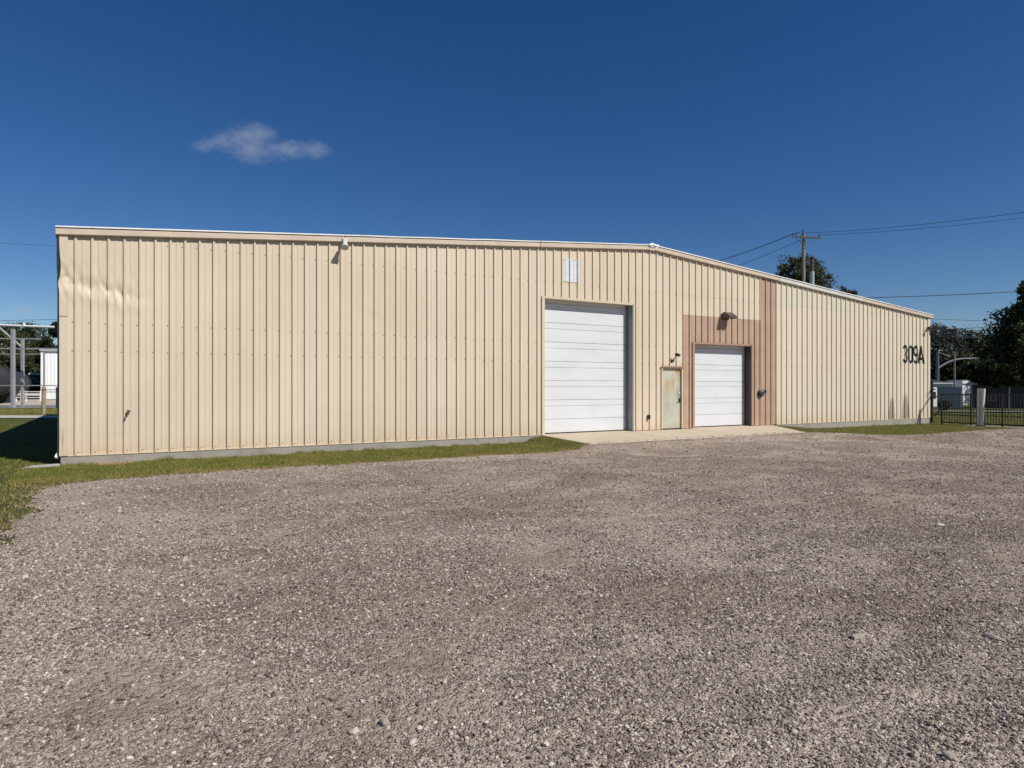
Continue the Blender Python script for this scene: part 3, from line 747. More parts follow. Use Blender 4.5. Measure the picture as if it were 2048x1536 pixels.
# hooded wall pack above the small door
b = Vector((20.42, -.036, 4.06))
t = thing('wall_pack_light', b, 'dark bronze hooded wall light above the small overhead door', 'light', 'outdoor lights on the wall')
m = MB(); m.box(b.x - .15, b.x + .15, b.y - .05, b.y + .03, b.z - .10, b.z + .14); m.build('back_box', M_LAMPB, t, bevel=.008)
m = MB(); X0, X1 = b.x - .20, b.x + .20; pr = [(-.0505, .16), (-.16, .165), (-.36, .02), (-.36, -.07), (-.345, -.07), (-.345, .012), (-.155, .15), (-.0505, .145)]
m.extrude(pr, (X0, b.y, b.z), (X1, b.y, b.z), (0, 1, 0), (0, 0, 1))
for xx in (X0 - .006, X1): m.extrude([(-.0505, .16), (-.16, .165), (-.36, .02), (-.36, -.07), (-.0505, -.07)], (xx, b.y, b.z), (xx + .006, b.y, b.z), (0, 1, 0), (0, 0, 1))
m.build('hood', M_LAMPB, t)
m = MB(); m.box(X0 + .03, X1 - .03, b.y - .30, b.y - .06, b.z - .045, b.z - .03); m.build('lens', M_GLASS, t)
# small bent-arm fixture over the entry door
b = Vector((17.72, -.036, 2.36))
t = thing('gooseneck_light', b, 'small dark bent arm lamp above the rusty entry door', 'light', 'outdoor lights on the wall')
m = MB(); m.lathe(b + Vector((0, .03, 0)), (0, -1, 0), [(0, .045), (.05, .045), (.06, .025)], 10); m.build('wall_plate', M_BLK, t)
m = MB(); m.tube([b + Vector((0, -.02, .0)), b + Vector((.03, -.10, .10)), b + Vector((.08, -.16, .22)), b + Vector((.14, -.16, .27)), b + Vector((.20, -.14, .25))], .016, 8); m.build('arm', M_BLK, t)
m = MB(); m.lathe(b + Vector((.09, -.17, .24)), (.5, -.4, -.25), [(-.07, .045), (0, .055), (.06, .06)], 10); m.lathe(b + Vector((.22, -.14, .235)), (.4, -.3, -.5), [(-.04, .03), (.05, .045)], 10); m.build('lamp_head', M_BLK, t)
# rounded fixture of unknown use right of the small door
b = Vector((22.37, -.036, 1.24))
t = thing('rounded_fixture', b, 'small dark rounded fixture with grey loops on the brown wall strip', 'fixture')
m = MB(); m.lathe(b + Vector((0, .03, 0)), (0, -1, 0), [(0, .13), (.03, .15), (.07, .15), (.09, .12)], 14); m.build('housing', M_BLK, t)
m = MB()
for r, y in ((.105, -.075), (.075, -.095), (.05, -.11)):
    m.tube([b + Vector((r * math.cos(a) * 1.15 + .02, y, r * math.sin(a))) for a in np.linspace(0, 2 * math.pi, 15)], .018, 6)
m.build('loops', simple('dark_grey_loops', (.10, .105, .115), .5, var=.3, scale=20), t)
m = MB(); m.bar(b + Vector((.10, -.06, .06)), b + Vector((.20, -.10, .05)), .05, .10); m.build('bracket', M_BLK, t)
# outlet box and hose tap
b = Vector((16.655, -.036, .45))
t = thing('outlet_box', b, 'tiny dark electrical outlet box between big door and entry door', 'outlet box')
m = MB(); m.box(b.x - .04, b.x + .04, b.y - .05, b.y + .036, b.z - .07, b.z + .07); m.build('box', M_DKBR, t, bevel=.006)
m = MB(); m.box(b.x - .034, b.x + .034, b.y - .062, b.y - .0505, b.z - .06, b.z + .06); m.build('cover', M_BLK, t)
b = Vector((1.245, -.004, .89))
t = thing('hose_tap', b, 'small dark hose tap low on the tan wall', 'tap')
m = MB(); m.lathe(b + Vector((0, .01, 0)), (0, -1, 0), [(0, .035), (.012, .035), (.014, .016), (.09, .016)], 10); m.tube([b + Vector((0, -.07, 0)), b + Vector((-.01, -.11, -.02)), b + Vector((-.015, -.125, -.075))], [.018, .018, .014], 8); m.build('spout', M_DKBR, t)
m = MB(); m.tube([b + Vector((0, -.08, 0)), b + Vector((.015, -.085, .05))], .008, 6); m.lathe(b + Vector((.015, -.085, .05)), (.3, -.6, .6), [(0, .038), (.01, .038)], 8); m.build('handle', M_DKBR, t)
# twin floods on the right-hand corner
b = Vector((34.33, -.045, 4.28))
t = thing('twin_flood_light', b, 'brown twin headed flood lamp at the wall corner above the number', 'light', 'outdoor lights on the wall')
m = MB(); m.box(b.x - .06, b.x + .06, b.y - .05, b.y + .02, b.z - .06, b.z + .06); m.build('back_box', M_LAMPB, t, bevel=.006)
for dx, ax in ((-.10, (-.35, -.8, -.45)), (.16, (.75, -.6, .0))):
    ax = Vector(ax).normalized(); c = b + Vector((dx, -.12, .04))
    m = MB(); m.tube([b + Vector((0, -.04, .02)), c], .016, 6); m.lathe(c, ax, [(-.02, .03), (.06, .06), (.16, .10), (.22, .105)], 12); m.build('lamp_head', M_LAMPB, t)
m = MB(); m.box(b.x - .02, b.x + .44, b.y - .22, b.y - .10, b.z + .105, b.z + .125); m.build('visor', M_LAMPB, t)
# dark fixture on the shaded left side
b = Vector((0, 1.5, 2.85))
t = thing('side_wall_light', b, 'dark box lamp on the shaded end wall near the crushed corner', 'light')
m = MB(); m.box(-.20, 0, 1.42, 1.62, 2.74, 2.98); m.build('back_box', M_DKBR, t, bevel=.01)
m = MB(); m.extrude([(-.19, 2.7395), (-.02, 2.7395), (-.02, 2.62), (-.10, 2.64)], (0, 1.43, 0), (0, 1.61, 0), (1, 0, 0), (0, 0, 1)); m.build('hood', M_BLK, t)
# the number
NUMB = thing('building_number', (33.1, -.036, 3.0), 'black number 309A on the tan wall', 'number sign')
def stroke(paths, xl, zb, wd, ht, sw, name):
    m = MB()
    for P in paths:
        P = [Vector((xl + a * wd, 0, zb + c * ht)) for a, c in P]; L_, R2 = [], []
        for i, p in enumerate(P):
            d0 = (p - P[max(i - 1, 0)]); d1 = (P[min(i + 1, len(P) - 1)] - p)
            d0 = d0.normalized() if d0.length > 1e-6 else d1.normalized(); d1 = d1.normalized() if d1.length > 1e-6 else d0
            n0, n1 = Vector((-d0.z, 0, d0.x)), Vector((-d1.z, 0, d1.x)); n_ = (n0 + n1).normalized(); k = min(1.6, 1 / max(.3, n_.dot(n0)))
            L_.append(p + n_ * sw / 2 * k); R2.append(p - n_ * sw / 2 * k)
        for y0, y1 in ((-.047, -.0405),):
            for i in range(len(P) - 1):
                a, b, c, d = L_[i], L_[i + 1], R2[i + 1], R2[i]
                m.quad(*[(q.x, y0 - .0004 * (i % 3), q.z) for q in (a, b, c, d)])
    lo = min(v[0] for v in m.v); hi = max(v[0] for v in m.v)
    o = m.build(name, M_NUM, NUMB, fixn=False); me = o.data
    bm = bmesh.new(); bm.from_mesh(me)
    for X in RELX:
        if lo < X < hi: bmesh.ops.bisect_plane(bm, geom=bm.verts[:] + bm.edges[:] + bm.faces[:], plane_co=(X - 33.1, 0, 0), plane_no=(1, 0, 0))
    for v in bm.verts: v.co.y = .036 - float(np.interp(v.co.x + 33.1, RELX, RELY)) - .004 - .0003 * (hash((round(v.co.z, 3), round(v.co.x, 3))) % 3)
    for f in bm.faces:
        f.normal_update()
        if f.normal.y > 0: f.normal_flip()
    bm.to_mesh(me); bm.free()
RELX, RELY = [], []
for k_, e_ in enumerate(EDG[:-1]):
    for u_, q_ in prof(0, EDG[k_ + 1] - e_): RELX.append(e_ + u_ + (0 if u_ < .2 else -1e-4)); RELY.append(q_)
def arc(cx, cz, rx, rz, a0, a1, n=12): return [(cx + rx * math.cos(R_(a)), cz + rz * math.sin(R_(a))) for a in np.linspace(a0, a1, n)]
SW = .122; i_ = .13; tp = .06                      # stroke width and insets in glyph units
G3 = [arc(.5, .73, .5 - i_, .27 - tp, 160, -90, 16) + [(.40, .52)], [(.40, .52)] + arc(.5, .27, .5 - i_, .27 - tp, 80, -165, 18)]
G0 = [[(i_, .25)] + [(i_, .75)] + arc(.5, .75, .5 - i_, .25 - tp, 180, 0, 12) + [(1 - i_, .25)] + arc(.5, .25, .5 - i_, .25 - tp, 0, -180, 12)]
G9 = [arc(.5, .70, .5 - i_, .30 - tp, 0, 360, 22), [(1 - i_, .72), (1 - i_, .28)] + arc(.5, .27, .5 - i_, .27 - tp, 0, -150, 14)]
GA = [[(.08, 0), (.47, 1)], [(.53, 1), (.92, 0)], [(.24, .27), (.76, .27)], [(.46, .95), (.54, .95)]]
for gl, nm, xl, wd in ((G3, 'digit', 32.22, .39), (G0, 'digit', 32.67, .38), (G9, 'digit', 33.10, .39), (GA, 'letter', 33.50, .50)): stroke(gl, xl, 2.575, wd, .83, SW, nm)

# ================================================================== near ground details
# splash slab by the corner
p = at(88, 934, 14.0)
m = MB(); c = Vector((-.30, -.12, gz(0, 0) + .012)); m.v += [(-.66, -.30, -.185), (.0, -.16, -.165), (-.01, .12, -.165), (-.5, .12, -.18), (-.66, -.30, -.26), (.0, -.16, -.26), (-.01, .12, -.26), (-.5, .12, -.26)]
m.f += [(0, 1, 2, 3), (4, 7, 6, 5), (0, 4, 5, 1), (1, 5, 6, 2), (2, 6, 7, 3), (3, 7, 4, 0)]
o = m.build('splash_slab', M_PAD, origin=(-.3, -.1, -.24), bevel=.012); o['label'] = 'pale concrete splash slab in the grass at the wall corner'; o['category'] = 'slab'

# loose larger stones on the gravel
def stone(px, py, L, W, H, seed, flat=False):
    d = 1.72 * FPX / (py - HZ); p = at(px, HZ, d)
    for _ in range(3):
        z = gravel_z(p.x, p.y); d = (CAM.z - z) * FPX / (py - HZ); p = at(px, HZ, d)
    bm = bmesh.new(); bmesh.ops.create_icosphere(bm, subdivisions=2, radius=1)
    for v in bm.verts:
        n = noise.noise(v.co * 1.3 + Vector((seed * 3.1, 0, 0))) * .35 + noise.noise(v.co * 3.1 + Vector((seed, 9, 0))) * .12
        v.co *= 1 + n; v.co.x *= L / 2; v.co.y *= W / 2; v.co.z *= H / 2
    me = bpy.data.meshes.new('loose_stone'); bm.to_mesh(me); bm.free(); me.materials.append(M_STN)
    o = bpy.data.objects.new('loose_stone', me); COL.objects.link(o)
    o.location = (p.x, p.y, z + H * .28); o.rotation_euler = (random.uniform(-.2, .2), random.uniform(-.2, .2), random.uniform(0, 3))
    o['label'] = 'pale loose stone lying on the gravel, bigger than those around it'; o['category'] = 'stone'; o['group'] = 'larger loose stones on the gravel'; return o
LST = [(769, 1450, .055, .045, .045), (826, 1487, .050, .035, .030), (716, 1487, .04, .03, .024), (889, 1366, .036, .03, .028), (1009, 1409, .038, .032, .028), (839, 1459, .035, .024, .022), (708, 1466, .06, .04, .03), (1092, 1492, .036, .032, .026), (858, 1280, .034, .028, .02), (1990, 1278, .13, .055, .030), (1733, 1366, .03, .024, .02), (1926, 1408, .045, .026, .024), (1588, 1466, .036, .03, .024), (1900, 1515, .06, .045, .03), (1830, 1512, .045, .036, .03), (165, 1010, .08, .06, .05), (238, 1024, .07, .05, .04), (50, 1156, .09, .05, .04), (370, 1124, .08, .05, .045), (1880, 1052, .12, .06, .04)]
for i, (px, py, L, W, H) in enumerate(LST):
    o = stone(px, py, L, W, H, i + 1)
    if px == 1990: o['label'] = 'long flat pale stone lying alone on bare gravel'
    if px == 769: o['label'] = 'chunky pale stone, tallest of the loose stones on the gravel'
p = at(1716, HZ, 1.72 * FPX / (1293 - HZ)); z = gravel_z(p.x, p.y)
m = MB(); m.obox((p.x, p.y, z + .012), RV * .045 + FV * .02, FV * .014 - RV * .004, Vector((0, 0, .010))); m.obox((p.x + RV.x * .075 + FV.x * .05, p.y + RV.y * .075 + FV.y * .05, z + .009), RV * .018 + FV * .012, FV * .011, Vector((0, 0, .007)))
o = m.build('wood_chip', simple('pale_wood_scrap', (.38, .34, .29), .9, var=.2, scale=30), origin=(p.x, p.y, z)); o['label'] = 'flat pale broken slat of scrap lying on gravel'; o['category'] = 'scrap'

# pebbles: points instanced by geometry nodes
def pebble_layer():
    pts = []
    def field(d0, d1, dens, smin, smax, lim=2048):
        A = (d1 * d1 - d0 * d0) / 2 * (lim + 260) / FPX; n = int(A * dens)
        u = rng.random(n); d = np.sqrt(d0 * d0 + u * (d1 * d1 - d0 * d0)); px = rng.uniform(-130, lim + 130, n)
        l_ = (px - 1024) * d / FPX
        x = CAM.x + RV.x * l_ + FV.x * d; y = CAM.y + RV.y * l_ + FV.y * d
        s = smin * (smax / smin) ** (rng.random(n) ** 4.2)
        return np.stack([x, y, s], 1)
    P = np.concatenate([field(2.4, 4.6, 15000, .0024, .0125), field(4.6, 8, 5200, .0036, .015), field(8, 15, 800, .006, .020), field(15, 30, 60, .010, .03)])
    # clumpiness: thin out where fines dominate
    keep = np.array([(noise.noise((x * .9, y * .9, 3)) * .5 + noise.noise((x * 3.3, y * 3.3, 7)) * .35 + .62) for x, y, s in P]) > rng.random(len(P)) * 1.05
    P = P[keep]
    bare = np.zeros(len(P))
    for cx, cy, rad in ((1.1, -13.1, .8), (2.6, -13.4, .5), (4.6, -11.8, .6)): bare = np.maximum(bare, 1 - np.hypot(P[:, 0] - cx, P[:, 1] - cy) / rad)
    P = P[rng.random(len(P)) > bare * 1.3]
    q = np.stack([rng.normal(.35, 1.0, 12000), rng.normal(-11.0, 1.6, 12000), .0045 * 3.2 ** rng.random(12000) ** 2], 1); P = np.concatenate([P, q])
    q = np.stack([rng.uniform(12.3, 21.9, 900), -2.4 + np.abs(rng.normal(0, .16, 900)), rng.uniform(.008, .02, 900)], 1); P = np.concatenate([P, q])
    V = [];S = []
    for x, y, s in P:
        dd = inset(x, y)
        if x > 33.3 or dd < .01 and not (rng.random() < .35 and dd > -.22): continue
        V.append((x, y, (gravel_z(x, y) if dd > 0 or not 12.32 < x < 22 else -.1 * (.42 - y) / 2.82) + s * .22)); S.append(s)
    V = np.array(V, np.float32); S = np.array(S, np.float32); n = len(V)
    me = bpy.data.meshes.new('gravel_pebbles'); me.vertices.add(n); me.vertices.foreach_set('co', V.ravel())
    a = me.attributes.new('size', 'FLOAT_VECTOR', 'POINT')
    sc = np.stack([S * rng.uniform(.8, 1.35, n), S * rng.uniform(.7, 1.0, n), S * rng.uniform(.45, .8, n)], 1).astype(np.float32); a.data.foreach_set('vector', sc.ravel())
    r = me.attributes.new('turn', 'FLOAT_VECTOR', 'POINT')
    ro = np.stack([rng.uniform(-.5, .5, n), rng.uniform(-.5, .5, n), rng.uniform(0, 6.28, n)], 1).astype(np.float32); r.data.foreach_set('vector', ro.ravel())
    o = bpy.data.objects.new('gravel_pebbles', me); COL.objects.link(o); me.materials.append(M_PEB)
    o['kind'] = 'stuff'; o['label'] = 'loose grey brown gravel pebbles covering the yard'; o['category'] = 'gravel'
    g = bpy.data.node_groups.new('pebbles', 'GeometryNodeTree')
    g.interface.new_socket('Geometry', in_out='INPUT', socket_type='NodeSocketGeometry'); g.interface.new_socket('Geometry', in_out='OUTPUT', socket_type='NodeSocketGeometry')
    N = g.nodes; L = g.links; gi = N.new('NodeGroupInput'); go = N.new('NodeGroupOutput')
    ico = N.new('GeometryNodeMeshIcoSphere'); ico.inputs['Radius'].default_value = 1; ico.inputs['Subdivisions'].default_value = 2
    nz = N.new('ShaderNodeTexNoise'); nz.inputs['Scale'].default_value = 1.1; nz.inputs['Detail'].default_value = 1
    sp = N.new('GeometryNodeSetPosition'); vm = N.new('ShaderNodeVectorMath'); vm.operation = 'SUBTRACT'; vm.inputs[1].default_value = (.5, .5, .5)
    v2 = N.new('ShaderNodeVectorMath'); v2.operation = 'SCALE'; v2.inputs['Scale'].default_value = 1.3
    L.new(nz.outputs['Color'], vm.inputs[0]); L.new(vm.outputs[0], v2.inputs[0]); L.new(v2.outputs[0], sp.inputs['Offset']); L.new(ico.outputs['Mesh'], sp.inputs['Geometry'])
    smat = N.new('GeometryNodeSetMaterial'); smat.inputs['Material'].default_value = M_PEB; L.new(sp.outputs[0], smat.inputs[0])
    mp = N.new('GeometryNodeMeshToPoints'); L.new(gi.outputs[0], mp.inputs[0])
    ins = N.new('GeometryNodeInstanceOnPoints'); L.new(mp.outputs[0], ins.inputs['Points']); L.new(smat.outputs[0], ins.inputs['Instance'])
    for nm, sock in (('size', 'Scale'), ('turn', 'Rotation')):
        na = N.new('GeometryNodeInputNamedAttribute'); na.data_type = 'FLOAT_VECTOR'; na.inputs['Name'].default_value = nm; L.new(na.outputs[0], ins.inputs[sock])
    L.new(ins.outputs[0], go.inputs[0])
    md = o.modifiers.new('pebbles', 'NODES'); md.node_group = g
    print('pebbles', n)
pebble_layer()

# dark twigs and leaf litter strewn over the gravel
m = MB()
for i in range(420):
    d = 3.2 + 24 * random.random() ** 1.3; px = random.uniform(-80, 2128); p = at(px, HZ, d)
    if inset(p.x, p.y) < .05 or p.x > 33.2: continue
    z = gravel_z(p.x, p.y) + .004; L_ = random.uniform(.012, .05) * (1 + d * .06); a = random.uniform(0, 6.28); w_ = random.uniform(.002, .007) * (1 + d * .08)
    q = p + Vector((math.cos(a), math.sin(a), 0)) * L_; m.bar((p.x, p.y, z), (q.x, q.y, z + random.uniform(0, .008)), w_, .004 + w_ * .3)
o = m.build('twig_litter', M_BARK, kind='stuff'); o['label'] = 'dark twigs and leaf bits strewn over the gravel'; o['category'] = 'litter'
# grass blades
def blades(name, sample, n, h0, h1, wd, label, bias=0.0):
    V = []; T = []
    P = sample(n)
    k = len(P); ang = rng.uniform(0, 6.283, k); h = rng.uniform(h0, h1, k) * P[:, 3]; ln = rng.normal(0, .45, (k, 2)) * h[:, None]
    dx, dy = np.cos(ang) * wd / 2, np.sin(ang) * wd / 2
    a = np.stack([P[:, 0] - dx, P[:, 1] - dy, P[:, 2]], 1); b = np.stack([P[:, 0] + dx, P[:, 1] + dy, P[:, 2]], 1)
    c = np.stack([P[:, 0] + ln[:, 0], P[:, 1] + ln[:, 1], P[:, 2] + h], 1)
    V = np.stack([a, b, c], 1).reshape(-1, 3); F = np.arange(len(V)).reshape(-1, 3)
    T = np.repeat(np.clip(rng.normal(.46, .24, k) + P[:, 4] + bias, 0, 1), 3)
    return big_mesh(name, V, F, M_BLD, T, kind='stuff', label=label, category='grass')
def near_sample(n):
    out = []
    while len(out) < n:
        z_ = rng.random()
        if z_ < .50: x, y = rng.uniform(-.6, 12.3), rng.uniform(-3.15, -.03)
        elif z_ < .80: x, y = rng.uniform(-6, .6), rng.uniform(-9, 6)
        elif z_ < .88: x, y = rng.uniform(-12, 0), rng.uniform(6, 22)
        else: x, y = rng.uniform(21.8, 33.4), rng.uniform(-4.3, -.03)
        if x > -.02 and y > -.03: continue
        if z_ >= .88 or z_ < .5:
            if x > 21.7 and y > -2.4 and x < 21.75 + 1.55 * (y + 2.4) / 2.8 + .08: continue
        if -.68 < x < .02 and -.32 < y < .14 and rng.random() < .95: continue
        d = -inset(x, y)
        if d < 0 and not rng.random() < math.exp(d / .11) * .55: continue
        if math.hypot((x - 1.05) / .5, (y + .2) / .22) < 1 and rng.random() < .93: continue
        cl = noise.noise((x * 1.7, y * 1.7, 0)) * .5 + noise.noise((x * 6, y * 6, 3)) * .5
        if cl < -.18 and rng.random() < .8: continue
        dry = .52 * math.exp(-max(d, 0) / .28) + (.22 if x < .6 and y < -2.5 else 0) + .30 * cl * .5
        tall = 1.7 if (y > -.22 and x > 0 and noise.noise((x * 2.3, 8, 0)) > .05) else 1.0
        out.append((x, y, gz(x, y) - .004, (.75 + cl * 1.0 + .2 * rng.random()) * tall, dry))
    return np.array(out)
blades('verge_grass', near_sample, 210000, .026, .070, .011, 'short green grass verge along the foot of the warehouse wall')
def far_sample(n):
    out = []
    while len(out) < n:
        if rng.random() < .65:
            px, d = rng.uniform(1840, 2200), 29 + 35 * rng.random() ** 1.5
        else: px, d = rng.uniform(-150, 235), rng.uniform(38.5, 50)
        p = at(px, HZ, d)
        if p.x < 34.4 and p.x > -.1: continue
        cl = noise.noise((p.x * .5, p.y * .5, 0))
        out.append((p.x, p.y, gz(p.x, p.y) - .005, .8 + cl * .5, cl * .4))
    return np.array(out)
blades('far_lawn_grass', far_sample, 60000, .05, .11, .03, 'mown lawn grass beyond the iron fence and the end wall', .08)

# ================================================================== fence and gate on the right
GZ = gz(34, 0); FX = 34.05
FN = thing('iron_fence', (FX, -3.5, GZ), 'black iron picket fence running forward from the warehouse corner', 'fence')
def fpart(m, name, mat=M_BLK): return m.build(name, mat, FN)
m = MB(); m.box(34.57, 34.67, -.10, .0, GZ - .05, 2.05 + GZ); fpart(m, 'post')
m = MB(); m.tube([(34.6, 0, GZ + 1.62), (34.42, -.30, GZ + 1.62)], .03, 8); fpart(m, 'latch_arm')
m = MB(); m.bar((34.6, .0, GZ + 1.33), (FX, -.75, GZ + 1.25), .05); fpart(m, 'brace')
m = MB(); m.tube([(FX + .02, -.72, GZ + 1.25), (FX + .02, -.76, GZ + .75), (FX + .02, -.45, GZ + .38)], .03, 8); fpart(m, 'brace')
for z in (.10, .74, 1.385):
    if z == .74:
        m = MB(); m.bar((FX + .03, -1.2, GZ + z), (FX + .03, -9, GZ + z), .03, .035); fpart(m, 'rail')
    else:
        m = MB(); m.bar((FX, -.78, GZ + z), (FX, -9, GZ + z), .04, .055); fpart(m, 'rail')
y = -.78; i = 0
pick = None
while y > -8.9:
    if i % 11 == 0:
        m = MB(); m.box(FX - .03, FX + .03, y - .03, y + .03, GZ - .04, GZ + 1.46); fpart(m, 'post')
    else:
        if pick is None:
            m = MB(); m.box(FX - .011, FX + .011, y - .011, y + .011, GZ + .10, GZ + 1.45); pick = fpart(m, 'picket'); py0 = y
        else:
            o = pick.copy(); COL.objects.link(o); o.location = pick.location + Vector((0, y - py0, 0))
    y -= .112; i += 1
# weathered grey post at the gate
t = thing('gate_post', (33.9, -2.55, GZ), 'leaning weathered grey square post standing at the black iron fence', 'post')
m = MB(); m.v += [(33.72, -2.60, GZ - .02), (33.84, -2.60, GZ - .02), (33.84, -2.40, GZ - .02), (33.72, -2.40, GZ - .02), (33.70, -2.70, GZ + 1.66), (33.84, -2.70, GZ + 1.66), (33.84, -2.42, GZ + 1.66), (33.70, -2.42, GZ + 1.66)]
m.f += [(0, 3, 2, 1), (4, 5, 6, 7), (0, 1, 5, 4), (1, 2, 6, 5), (2, 3, 7, 6), (3, 0, 4, 7)]; m.build('shaft', M_GPOST, t, bevel=.01)
m = MB(); m.bar((33.712, -2.50, GZ + .1), (33.692, -2.55, GZ + 1.6), .012, .05, (0, 1, 0)); m.build('channel', M_GREY, t)
m = MB(); m.box(33.68, 33.88, -2.66, -2.36, GZ - .02, GZ + .06); m.build('foot_plate', M_BLK, t)

# ================================================================== trees
def tree(name, label, base, trunk_h, cc, rad, nclump, per, leaf, mat, trunk_r=.25, group=None, seed=1, limbs=7, lobes=()):
    r = np.random.default_rng(seed); base = Vector(base); cc = Vector(cc)
    t = thing(name, base, label, 'tree', group)
    m = MB()
    top = base + Vector((0, 0, trunk_h)); m.tube([base - Vector((0, 0, .1)), base.lerp(top, .4) + Vector((.1, 0, 0)), top, top.lerp(cc, .7)], [trunk_r, trunk_r * .8, trunk_r * .62, trunk_r * .3], 8)
    for i in range(limbs):
        a = 2 * math.pi * i / limbs + r.random(); e = cc + Vector((math.cos(a) * rad[0] * .7, math.sin(a) * rad[1] * .7, rad[2] * r.uniform(-.3, .6)))
        s = base.lerp(top, r.uniform(.7, 1)); m.tube([s, s.lerp(e, .5) + Vector((0, 0, rad[2] * .12)), e], [trunk_r * .4, trunk_r * .22, trunk_r * .07], 6)
    m.build('trunk', M_BARK, t)
    QS, TS = [], []
    for (cc, rad, nclump) in [(cc, rad, nclump)] + [(Vector(a), b_, c_) for a, b_, c_ in lobes]:
        d = r.normal(size=(nclump, 3)); d /= np.linalg.norm(d, axis=1)[:, None]
        rr = r.uniform(.45, 1, nclump) ** .55
        lump = np.array([1 + .22 * noise.noise(Vector(v) * 1.8 + Vector((seed, 0, 0))) + .18 * noise.noise(Vector(v) * 4.3 + Vector((0, seed, 0))) for v in d])
        c = d * (rr * lump)[:, None] * np.array(rad)
        cs = r.uniform(.06, .13, nclump) * min(rad)
        k = nclump * per
        P = np.repeat(c, per, 0) + r.normal(size=(k, 3)) * np.repeat(cs, per)[:, None] * np.array([1, 1, .75])
        u = r.normal(size=(k, 3)); u /= np.linalg.norm(u, axis=1)[:, None]; v = np.cross(u, r.normal(size=(k, 3))); v /= np.linalg.norm(v, axis=1)[:, None]
        L = leaf * r.uniform(.6, 1.4, k)[:, None]
        Q = np.stack([P - u * L, P + v * L * .45, P + u * L, P - v * L * .45], 1).reshape(-1, 3) + np.array(cc - base)
        T = np.repeat(np.clip(np.repeat(r.uniform(0, .8, nclump), per) + r.normal(0, .15, k), 0, 1), 4)
        QS.append(Q); TS.append(T)
    Q = np.concatenate(QS); T = np.concatenate(TS)
    o = big_mesh('crown', Q, np.arange(len(Q)).reshape(-1, 4), mat, T); o.parent = t
    return t
def ground_at(px, d):
    p = at(px, HZ, d); return Vector((p.x, p.y, gz(p.x, p.y)))
BT = 'trees behind the buildings'
tree('roadside_tree', 'big dark leafy tree at the right overhanging the houses past the fence', ground_at(2165, 46), 4.2, at(2128, 692, 46), (4.6, 4.6, 3.3), 520, 80, .12, M_LF1, .34, seed=4, lobes=[(at(2105, 600, 46), (2.1, 2.1, 1.7), 110), (at(1985, 752, 47), (1.5, 1.5, .8), 60), (at(2030, 740, 45), (2.0, 2.0, 1.1), 110)])
tree('roadside_tree', 'round olive tree rising over the roof behind the utility pole', ground_at(1600, 85), 9, at(1601, 572, 85), (3.4, 3.4, 3.7), 260, 80, .15, M_LF2, .3, BT, 5)
tree('roadside_tree', 'small tree top just showing over the roof slope right of the pole', ground_at(1688, 92), 8, at(1690, 600, 92), (1.5, 1.5, 1.7), 80, 60, .15, M_LF2, .2, BT, 6)
for i, (px, py, d, rx, rz, mt, lab) in enumerate([
    (1872, 716, 105, 4.2, 5.2, M_LF3, 'hazy grey green tree right behind the warehouse corner'),
    (1948, 726, 112, 3.4, 5.4, M_LF2, 'tall dense tree behind the shed and mast arm'),
    (2000, 735, 118, 4.5, 5.6, M_LF2, 'wide dark tree behind the dark roofed house'),
    (1915, 756, 100, 3.0, 3.0, M_LF1, 'low dark tree between white house and shed'),
    (1965, 758, 92, 3.2, 2.6, M_LF1, 'low dark tree over the roof of the shaded house')]):
    tree('roadside_tree', lab, ground_at(px, d), max(2, rz * .6), at(px, py, d), (rx, rx, rz), 260, 60, .20, mt, .28, BT, 20 + i)
for i, (px, py, d, rx, rz, mt, lab) in enumerate([
    (-5, 705, 120, 5.2, 5.0, M_LF2, 'grey green tree behind the dark tank'),
    (55, 702, 128, 4.4, 6.0, M_LF1, 'tall dark tree behind the steel rack beside the white shed'),
    (92, 725, 132, 3.2, 4.0, M_LF1, 'dark tree close behind the white shed'),
    (124, 660, 125, 2.0, 1.6, M_LF1, 'tree top peeping over pipe at the warehouse end wall'),
    (30, 750, 125, 5.5, 3.2, M_LF1, 'low dark bushy tree behind the tank')]):
    tree('roadside_tree', lab, ground_at(px, d), max(3, at(px, py, d).z - rz), at(px, py, d), (rx, rx, rz), 260, 60, .22, mt, .3, BT, 40 + i)
# small shrub by the grey shed
g = ground_at(1889, 70); tree('shrub', 'low dark shrub in front of the grey shed', g, .3, g + Vector((0, 0, .55)), (.75, .6, .55), 60, 30, .10, M_LF1, .05, None, 61, 4)

# ================================================================== utility poles and wires
def upole(px, d, ztop, rad, name, label):
    g = ground_at(px, d); t = thing(name, g, label, 'pole', 'utility poles')
    m = MB(); m.tube([g - Vector((0, 0, .2)), Vector((g.x, g.y, ztop))], [rad, rad * .8], 10); m.build('shaft', M_WOODP, t)
    return t, g
D1 = 57.0
ptop = at(1607, 466, D1)
P1, g1 = upole(1607, D1, ptop.z, .17, 'utility_pole', 'tall wooden utility pole with crossarm standing behind the warehouse')
arm_c = at(1610, 476, D1); adir = (at(1641, 480, D1 - .4) - at(1583, 471.5, D1 + .4)); L_ = adir.length; adir.normalize(); adir.z = -.02
A0, A1 = arm_c - adir * L_ / 2 + Vector((0, 0, .12)), arm_c + adir * L_ / 2 - Vector((0, 0, .12))
fo = -FV * .19
m = MB(); m.bar(A0 + fo, A1 + fo, .11, .14); m.build('crossarm', M_WOODP, P1)
for s, mt in ((-1, M_RUST), (1, M_GALV)):
    m = MB(); m.bar(arm_c + adir * s * .8 + fo * 1.5 - Vector((0, 0, .08)), arm_c + fo * 1.2 - Vector((0, 0, .85)), .05, .03); m.build('brace', mt, P1)
INS = []
